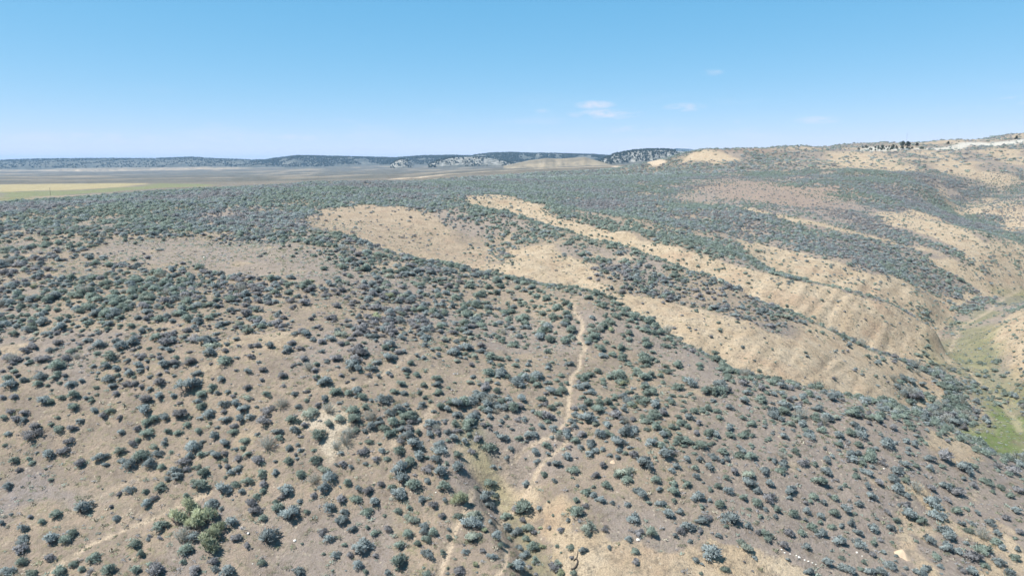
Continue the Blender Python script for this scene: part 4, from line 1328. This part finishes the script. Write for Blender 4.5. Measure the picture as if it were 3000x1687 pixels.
# ------------------------------------------------------------------ far hills
def hill_material(name, a, b_, white, wlo, whi, scale):
    m, nd, lk, b = material(name)
    tc = nd.new('ShaderNodeTexCoord').outputs['Object']
    mp_ = nd.new('ShaderNodeMapping')
    mp_.inputs['Scale'].default_value = (1, 0.6, 4)
    lk.new(tc, mp_.inputs['Vector'])
    n1 = noise(nd, lk, mp_.outputs[0], scale, 6, 0.6)
    n2 = noise(nd, lk, mp_.outputs[0], scale * 3.1, 5, 0.6)
    c = mixrgb(nd, lk, remap(nd, lk, n1, 0.38, 0.62), a, b_)
    at = nd.new('ShaderNodeAttribute')
    at.attribute_name = 'cliff'
    mu = nd.new('ShaderNodeMath')
    mu.operation = 'MULTIPLY'
    lk.new(at.outputs['Fac'], mu.inputs[0])
    lk.new(remap(nd, lk, n2, wlo, whi), mu.inputs[1])
    c = mixrgb(nd, lk, mu.outputs[0], c, white)
    lk.new(c, b.inputs['Base Color'])
    return m


TANHILL = hill_material('tan_hill', (0.12, 0.105, 0.08), (0.20, 0.165, 0.115), (0.23, 0.19, 0.135), 0.45, 0.6, 0.02)
WOODED = hill_material('wooded_hill', (0.05, 0.055, 0.048), (0.085, 0.085, 0.07), (0.30, 0.285, 0.26), 0.42, 0.68, 0.02)
CLAYHILL = hill_material('clay_hill', (0.12, 0.11, 0.09), (0.23, 0.185, 0.14), (0.29, 0.235, 0.17), 0.45, 0.6, 0.02)


def hill(name, label, top, Y, front, back, mat, cliff=(0.35, 0.85), cliff_w=1.0, ncol=None, rough=1.0, seed=0, sink=6.0):
    """a ridge: skyline columns and rows at distance Y, with a front and a back slope of real depth"""
    us = np.array([t[0] for t in top], float)
    vs = np.array([t[1] for t in top], float)
    n = ncol or max(40, int((us[-1] - us[0]) / 5))
    uu = np.linspace(us[0], us[-1], n)
    vv = np.interp(uu, us, vs)
    ts = np.linspace(-1, 1, 44)
    X, Yy, H = (np.zeros((len(ts), n)) for _ in range(3))
    for i in range(n):
        a, r = ray(uu[i], vv[i])
        wav = (fbm(np.array([uu[i] / 34.0]), np.array([seed + .5]), seed, 3)[0] - .5)
        Yc = Y * (1 + 0.05 * wav)
        zt = -r * Yc
        for j, t in enumerate(ts):
            yy = Yc + (front * t if t < 0 else back * t)
            X[j, i] = a * yy
            Yy[j, i] = yy
            H[j, i] = zt
    T = np.repeat(ts[:, None], n, 1)
    base = zat(X, Yy) - CAM_Z - sink
    s = np.abs(T)
    # ravines cut the front
    rav = fbm(X / 70.0 + 3, np.zeros_like(X) + seed * 1.7, seed + 5, 4)
    s = np.clip(s + (rav - 0.5) * 0.5 * rough * np.sin(np.pi * np.clip(s, 0, 1)), 0, 1)
    prof = 1 - smooth(0.06, 1.0, s) 
    Hh = base + np.maximum(H - base, 1.0) * prof
    Hh = Hh + (fbm(X / 45.0, Yy / 45.0, seed + 9, 4) - 0.5) * 0.10 * np.maximum(H - base, 1.0) * np.sin(np.pi * np.clip(s + .1, 0, 1))
    me = grid_mesh(name, X, Yy, Hh + CAM_Z)
    f = np.clip((Hh - base) / np.maximum(H - base, 1), 0, 1)
    cl = smooth(cliff[0], cliff[0] + 0.12, f) * (1 - smooth(cliff[1], cliff[1] + 0.1, f)) * cliff_w * (T < 0.1)
    a_ = me.attributes.new('cliff', 'FLOAT', 'POINT')
    a_.data.foreach_set('value', cl.astype(np.float32).ravel())
    me.materials.append(mat)
    o = link(bpy.data.objects.new(name, me))
    o['kind'] = 'structure'
    o['label'] = label
    return X, Yy, Hh + CAM_Z, cl, f


HS = []
HS.append((hill('hill', 'long dark wooded mesa on the left horizon', [(-700, 474), (-200, 470), (0, 471), (130, 467), (300, 466), (450, 466), (560, 462), (640, 467), (760, 470), (900, 474), (980, 480)], 4600, 1500, 700, WOODED, (0.35, 0.62), 0.3, seed=1), 1.0))
HS.append((hill('hill', 'eroded pinkish bluff below the left mesa', [(-500, 503), (-200, 497), (0, 496), (90, 499), (180, 494), (330, 492), (480, 491), (600, 489), (700, 490), (780, 494), (860, 502)], 3300, 260, 700, CLAYHILL, (0.2, 0.7), 0.7, seed=11, rough=1.6), 0.0))
HS.append((hill('hill', 'low tan rise beyond the yellow field', [(-500, 520), (-100, 512), (40, 509), (130, 513), (230, 516), (300, 513), (400, 516), (560, 512), (700, 514), (820, 512), (960, 518)], 2200, 160, 500, CLAYHILL, (0.2, 0.7), 0.5, seed=12, rough=1.6), 0.0))
HS.append((hill('hill', 'low wooded ridge left of the white cliffs', [(720, 480), (800, 466), (870, 458), (960, 459), (1060, 462), (1160, 464), (1240, 458), (1330, 457), (1420, 460), (1500, 472)], 4200, 900, 600, WOODED, (0.2, 0.4), 0.35, seed=2), 1.0))
HS.append((hill('hill', 'wooded ridge behind the tan hill', [(1330, 478), (1390, 456), (1440, 450), (1500, 449), (1560, 451), (1640, 452), (1740, 455), (1800, 458), (1860, 470)], 4000, 800, 600, WOODED, (0.75, 0.95), 0.6, seed=3), 0.4))
HS.append((hill('hill', 'white speckled hill left of the tan hill', [(1255, 482), (1290, 470), (1330, 462), (1380, 460), (1430, 463), (1480, 473), (1510, 482)], 2700, 260, 200, WOODED, (0.25, 1.2), 1.0, seed=4), 0.25))
HS.append((hill('hill', 'low pale speckled knoll on the horizon', [(1145, 483), (1165, 470), (1185, 467), (1200, 473), (1215, 483)], 2800, 150, 120, WOODED, (0.2, 1.2), 1.0, seed=8), 0.25))
HS.append((hill('hill', 'bare tan hill on the skyline before the ridge', [(1475, 486), (1510, 479), (1550, 470), (1600, 463), (1640, 466), (1690, 462), (1715, 461), (1750, 471), (1790, 482)], 1900, 260, 200, TANHILL, (0.2, 0.6), 0.8, seed=5, rough=0.4), 0.0))
HS.append((hill('hill', 'white speckled wooded hill beside the clay knob', [(1735, 486), (1770, 466), (1800, 453), (1850, 444), (1890, 440), (1950, 440), (2010, 445), (2080, 452), (2200, 460)], 2500, 300, 300, WOODED, (0.2, 0.95), 1.0, seed=6), 0.4))
HS.append((hill('hill', 'faint far hill behind the speckled hill', [(1880, 468), (1950, 442), (1985, 437), (2020, 439), (2060, 446), (2120, 462)], 7000, 700, 500, WOODED, (0.3, 0.9), 0.3, seed=7), 0.2))

# ------------------------------------------------------------------ junipers
def juniper_shape(seed, detail=1.0):
    r = np.random.default_rng(seed)
    lf, wd = Build(), Build()
    wd.limb([np.array([0, 0, -0.05]), np.array([r.normal(0, .03), r.normal(0, .03), 0.35]), np.array([r.normal(0, .05), 0, 0.75])], 0.05, 0.015, 5)
    for k in range(5):
        an = 2 * math.pi * k / 5 + r.uniform(-.3, .3)
        wd.limb([np.array([0, 0, 0.15]), np.array([math.cos(an) * .2, math.sin(an) * .2, .35]), np.array([math.cos(an) * .36, math.sin(an) * .36, .5])], 0.025, 0.008, 4)
    for k in range(int(13)):
        an, h = r.uniform(0, 6.283), r.uniform(0.22, 0.9)
        rad = 0.34 * (1.15 - h) + 0.05
        c = np.array([math.cos(an) * rad, math.sin(an) * rad, h])
        for _ in range(int(34 * detail)):
            d = r.normal(0, 1, 3)
            d /= np.linalg.norm(d)
            lf.sprig(c + d * 0.17 * r.uniform(.5, 1), d + np.array([0, 0, .5]), 0.11 / math.sqrt(detail), 0.06 / math.sqrt(detail), r, 3)
    return lf, wd


JF = []
for k in range(4):
    lf, wd = juniper_shape(2000 + k)
    JF.append((lf.mesh('crown', [LEAF['juniper']]), wd.mesh('trunk', [BARK])))
for u, v, hp, lab in ((2644, 428, 15, 'dark juniper on the white ledge, left of the close pair'), (2660, 430, 16, 'dark juniper on the white ledge, right of the close pair'), (2616, 434, 11, 'small dark juniper below the white ledge'),
                      (2686, 428, 10, 'small round juniper right of the close pair'), (2777, 423, 9, 'small lone juniper on the middle of the ledge'), (2977, 408, 11, 'juniper on the skyline near the right edge')):
    X, Y = hit(u, v)
    z = float(zat(X, Y))
    s = hp / FPX * Y * 0.9
    e = bpy.data.objects.new('juniper_tree', None)
    e.location = (X, Y, z - 0.05)
    e.scale = (s * 1.1, s * 1.1, s)
    e.rotation_euler = (0, 0, rs.uniform(0, 6))
    e['label'], e['category'], e['group'] = lab, 'juniper', 'junipers along the white ledge'
    link(e)
    a_, b_ = JF[rs.integers(4)]
    link(bpy.data.objects.new('crown', a_), e)
    link(bpy.data.objects.new('trunk', b_), e)

jl = []
for k in range(5):
    lf, wd = juniper_shape(2100 + k, 0.16)
    jl.append((lf, wd, LEAF['juniper'], BARK))
C_JUN = form_collection('juniper_form', jl, None)
jp, js = [], []
for (X, Yy, Hh, cl, f), amount in HS:
    if amount <= 0:
        continue
    nb, na = X.shape
    area = (X.max() - X.min()) * (Yy.max() - Yy.min())
    n = int(min(14000, area * amount * 0.02))
    i, j = rng.uniform(0, na - 1.01, n), rng.uniform(0, nb * 0.62, n)
    i0, j0 = i.astype(int), j.astype(int)
    p, q = i - i0, j - j0

    def bil(A):
        return (A[j0, i0] * (1 - p) + A[j0, i0 + 1] * p) * (1 - q) + (A[j0 + 1, i0] * (1 - p) + A[j0 + 1, i0 + 1] * p) * q
    x_, y_, z_, c_, f_ = (bil(A) for A in (X, Yy, Hh, cl, f))
    m = (rng.uniform(size=n) < (1 - 0.55 * c_)) & (f_ > 0.12 + 0.2 * fbm(x_ / 90, y_ / 90, 3, 3)) & (fbm(x_ / 60, y_ / 120, 44, 3) > 0.36)
    jp.append(np.stack([x_[m], y_[m], z_[m] - 0.3], -1))
    js.append(rng.uniform(3.5, 7.0, m.sum()))
# and on the white slopes of the right-hand skyline
x_, y_ = jitter(480, 900, 6.0)
u_ = 1500 + x_ / y_ * 2027
m = (reg('white', x_, y_) > 0.3) & (u_ < 2680) & (rng.uniform(size=len(x_)) < 0.5)
jp.append(np.stack([x_[m], y_[m], zat(x_[m], y_[m]) - 0.2], -1))
js.append(rng.uniform(1.2, 2.4, m.sum()))
jp, js = np.concatenate(jp), np.concatenate(js)
n = len(js)
print('junipers', n)
scatter('juniper_woodland', jp, np.stack([np.zeros(n), np.zeros(n), rng.uniform(0, 6.283, n)], -1), np.stack([js, js, js * 0.95], -1), rng.integers(0, 5, n), C_JUN, 'distant dark juniper woodland dotted over the hills', 'woodland')

# ------------------------------------------------------------------ stones
ROCKM, nd, lk, b = material('pale_stone')
tc = nd.new('ShaderNodeTexCoord').outputs['Object']
lk.new(mixrgb(nd, lk, remap(nd, lk, noise(nd, lk, tc, 5, 5), .35, .65), (0.42, 0.40, 0.36), (0.60, 0.58, 0.54)), b.inputs['Base Color'])


def stone_mesh(seed):
    r = np.random.default_rng(seed)
    import bmesh
    bm = bmesh.new()
    bmesh.ops.create_icosphere(bm, subdivisions=2, radius=0.5)
    ax = [r.normal(0, 1, 3) for _ in range(7)]
    ax = [a / np.linalg.norm(a) for a in ax]
    cut = r.uniform(0.26, 0.42, 7)
    for v in bm.verts:
        p = np.array(v.co)
        for a, c in zip(ax, cut):
            d = p @ a
            if d > c:
                p = p - a * (d - c)
        v.co = Vector(p * np.array([1, 0.75, 0.55]))
    me = bpy.data.meshes.new('stone')
    bm.to_mesh(me)
    bm.free()
    me.materials.append(ROCKM)
    return me


STONES = [stone_mesh(3000 + k) for k in range(6)]
PEBM, nd, lk, b = material('tan_pebble')
tc = nd.new('ShaderNodeTexCoord').outputs['Object']
oi = nd.new('ShaderNodeObjectInfo')
lk.new(mixrgb(nd, lk, oi.outputs['Random'], (0.20, 0.165, 0.13), (0.36, 0.31, 0.24)), b.inputs['Base Color'])
ROCKS = [(1869, 1581, 14, 'largest white rock on the grey flat above the clay bank'), (1876, 1577, 8, 'smaller white rock touching the largest one on the grey flat'),
         (728, 1562, 13, 'flat whitish stone between two blue-grey bushes at lower left'), (864, 1583, 11, 'flat whitish stone on the open ground right of the green thicket'),
         (1277, 1442, 6, 'small white stone above the left fork of the track'), (740, 1651, 5, 'small white stone below the flat whitish stones'),
         (2290, 1609, 7, 'first white stone at the upper left end of the stone row'), (2299, 1619, 7, 'second white stone of the stone row from its upper end'), (2315, 1622, 6, 'third white stone of the stone row from its upper end'),
         (2333, 1627, 6, 'fourth white stone of the stone row from its upper end'), (2341, 1632, 9, 'fifth and longest white stone of the stone row'), (2357, 1640, 7, 'sixth white stone of the stone row from its upper end'),
         (2368, 1643, 7, 'seventh white stone of the stone row from its upper end'), (2380, 1648, 6, 'eighth white stone of the stone row from its upper end'), (2391, 1653, 6, 'last white stone at the lower right end of the stone row'),
         (2510, 1618, 8, 'white stone left of the pale mound, upper of two'), (2526, 1628, 6, 'white stone left of the pale mound, lower of two'),
         (2590, 1373, 7, 'white stone on the spur below the bare nose'), (2508, 1373, 7, 'white stone on the spur left of the other one'), (598, 755, 9, 'white stone on the bare grey knoll'),
         (1090, 1201, 6, 'white stone beside the sandy anthill'), (1220, 1127, 4, 'tiny white stone above the sandy anthill')]
for k, (u, v, wp, lab) in enumerate(ROCKS):
    X, Y = hit(u, v)
    z = float(zat(X, Y))
    s = wp / FPX * math.hypot(Y, CAM_Z - z)
    o = bpy.data.objects.new('white_stone', STONES[k % 6])
    o.location = (X, Y, z + s * 0.08)
    o.scale = (s, s, s)
    o.rotation_euler = (rs.normal(0, .15), rs.normal(0, .15), rs.uniform(0, 6.28))
    o['label'], o['category'], o['group'] = lab, 'stone', 'white stones of the foreground'
    link(o)
# small scattered pebbles
C_PEB = bpy.data.collections.new('pebble_form')
for k in range(4):
    pm_ = STONES[k].copy()
    pm_.materials[0] = PEBM
    C_PEB.objects.link(bpy.data.objects.new(f'pebble_form_{k}', pm_))
x, y = jitter(30, 110, 0.9)
keep = rng.uniform(size=len(x)) < 0.10 + 0.35 * smooth(0.55, 0.7, fbm(x / 5, y / 5, 161, 3))
x, y = x[keep], y[keep]
n = len(x)
s = np.clip(rng.lognormal(-2.5, 0.45, n), 0.04, 0.22)
scatter('pebbles', np.stack([x, y, zat(x, y) + s * .05], -1), rng.uniform(0, 6.28, (n, 3)) * [0.05, 0.05, 1], np.stack([s, s, s], -1), rng.integers(0, 4, n), C_PEB, 'loose pale pebbles strewn over the soil', 'pebbles')

# sandy anthills
ANT, nd, lk, b = material('anthill_sand')
tc = nd.new('ShaderNodeTexCoord').outputs['Object']
lk.new(mixrgb(nd, lk, noise(nd, lk, tc, 9, 5), (0.34, 0.25, 0.18), (0.42, 0.33, 0.24)), b.inputs['Base Color'])
for u, v, wp, hgt, lab in ((1181, 1196, 26, 0.22, 'round sandy anthill beside the faint track'), (2644, 1625, 46, 0.4, 'smooth pale earth mound near the right edge'), (1795, 1353, 22, 0.1, 'low sandy patch of earth right of the winding track')):
    X, Y = hit(u, v)
    R = wp / FPX * math.hypot(Y, CAM_Z - float(zat(X, Y))) * 0.5
    rr_ = np.linspace(0, 1, 9)
    th = np.linspace(0, 2 * math.pi, 25)[:-1]
    vs, fs = [], []
    for i, q in enumerate(rr_):
        for t in th:
            wob = 1 + 0.16 * math.sin(3 * t + u) + 0.08 * math.sin(7 * t)
            xx, yy = X + R * q * wob * math.cos(t), Y + R * q * wob * math.sin(t)
            hh = hgt * (1 - q * q) ** 2 - 0.06 * q
            vs.append((xx - X, yy - Y, float(zat(xx, yy)) + hh + 0.02 * math.sin(9 * t + 5 * q) * (1 - q) - float(zat(X, Y))))
    for i in range(8):
        for j in range(24):
            fs.append((i * 24 + j, i * 24 + (j + 1) % 24, (i + 1) * 24 + (j + 1) % 24, (i + 1) * 24 + j))
    me = bpy.data.meshes.new('earth_mound')
    me.from_pydata(vs, [], fs[24 * 0:])
    me.polygons.foreach_set('use_smooth', [True] * len(me.polygons))
    me.materials.append(ANT)
    o = bpy.data.objects.new('earth_mound', me)
    o.location = (X, Y, float(zat(X, Y)))
    o['label'], o['category'] = lab, 'mound'
    link(o)

# ------------------------------------------------------------------ dead wood
DARKW, nd, lk, b = material('weathered_wood')
tc = nd.new('ShaderNodeTexCoord').outputs['Object']
lk.new(mixrgb(nd, lk, noise(nd, lk, tc, 12, 4), (0.035, 0.028, 0.024), (0.10, 0.085, 0.075)), b.inputs['Base Color'])


def wood_thing(name, label, u, v, limbs, mat):
    X, Y = hit(u, v)
    e = bpy.data.objects.new(name, None)
    e.location = (X, Y, float(zat(X, Y)))
    e['label'], e['category'] = label, 'dead wood'
    link(e)
    for nm, path, r0, r1 in limbs:
        b_ = Build()
        b_.limb([np.array(p, float) for p in path], r0, r1, 6)
        me = b_.mesh(nm, [mat])
        me.polygons.foreach_set('use_smooth', [True] * len(me.polygons))
        link(bpy.data.objects.new(nm, me), e)


def zrel(u, v, dx, dy):
    X, Y = hit(u, v)
    return float(zat(X + dx, Y + dy)) - float(zat(X, Y))


arc = []
for k in range(9):
    an = math.radians(215 + k * 30)
    dx, dy = 0.24 * math.cos(an), 0.22 * math.sin(an)
    arc.append((dx, dy, zrel(1682, 1654, dx, dy) + 0.06 + 0.06 * math.sin(k / 8 * math.pi)))
wood_thing('curved_branch', 'dark curled dead branch lying on the pale clay bank', 1682, 1654,
           [('trunk', arc, 0.07, 0.04), ('branch', [arc[-2], (0.2, 0.2, zrel(1682, 1654, .2, .2) + .12), (0.27, 0.45, zrel(1682, 1654, .27, .45) + .12), (0.33, 0.62, zrel(1682, 1654, .33, .62) + .15)], 0.035, 0.012)], DARKW)
wood_thing('dead_snag', 'short dark standing snag on the stony left slope', 366, 1195,
           [('trunk', [(0, 0, -.05), (-.02, 0, .2), (-.05, 0, .42)], 0.045, 0.03), ('branch', [(-.03, 0, .25), (.15, .05, .12), (.45, .03, .08)], 0.035, 0.015), ('branch', [(-.05, 0, .36), (-.16, 0, .47)], 0.025, 0.01)], DARKW)

# ------------------------------------------------------------------ poles
def pole(name, label, u, v, h, rad, arms, mat):
    X, Y = hit(u, v)
    e = bpy.data.objects.new(name, None)
    e.location = (X, Y, float(zat(X, Y)) - 0.3)
    e['label'], e['category'] = label, 'pole'
    link(e)
    b_ = Build()
    b_.limb([np.array([0, 0, 0.]), np.array([0, 0, h * .5]), np.array([0, 0, h])], rad, rad * .6, 8)
    link(bpy.data.objects.new('shaft', b_.mesh('shaft', [mat])), e)
    for zz in arms:
        b_ = Build()
        b_.limb([np.array([-h * .1, 0, zz]), np.array([0, 0, zz]), np.array([h * .1, 0, zz])], rad * .45, rad * .45, 4)
        link(bpy.data.objects.new('crossarm', b_.mesh('crossarm', [mat])), e)


pole('utility_pole', 'thin dark utility pole at the green field edge, far left', 148, 572, 5.5, 0.10, (5.1,), DARKW)
METAL, nd, lk, b = material('galvanised_steel')
b.inputs['Base Color'].default_value = (0.3, 0.3, 0.32, 1)
b.inputs['Metallic'].default_value = 0.6
pole('antenna_mast', 'faint slender mast rising behind the white ledge skyline', 2655, 421, 10.0, 0.07, (8.0, 9.2), METAL)

# ------------------------------------------------------------------ the air
HAZE = bpy.data.materials.new('haze')
HAZE.use_nodes = True
nt = HAZE.node_tree
nt.nodes.clear()
mo = nt.nodes.new('ShaderNodeOutputMaterial')
pv = nt.nodes.new('ShaderNodeVolumePrincipled')
pv.inputs['Color'].default_value = (0.42, 0.68, 1.0, 1)
pv.inputs['Density'].default_value = 0.000075
pv.inputs['Anisotropy'].default_value = 0.0
nt.links.new(pv.outputs[0], mo.inputs['Volume'])
lo, hi = float(GH.min()) + CAM_Z - 8, max(float(GH.max()) + CAM_Z, max(h[0][2].max() for h in HS)) + 6
x1, y0, y1 = 23500.0, -60.0, 15200.0
vs = [(sx * x1, yy, zz) for zz in (lo, hi) for sx, yy in ((-1, y0), (1, y0), (1, y1), (-1, y1))]
me = bpy.data.meshes.new('haze')
me.from_pydata(vs, [], [(0, 3, 2, 1), (4, 5, 6, 7), (0, 1, 5, 4), (1, 2, 6, 5), (2, 3, 7, 6), (3, 0, 4, 7)])
me.materials.append(HAZE)
hz = link(bpy.data.objects.new('haze', me))
hz['kind'] = 'stuff'
hz['label'] = 'thin blue haze in the air over the land'
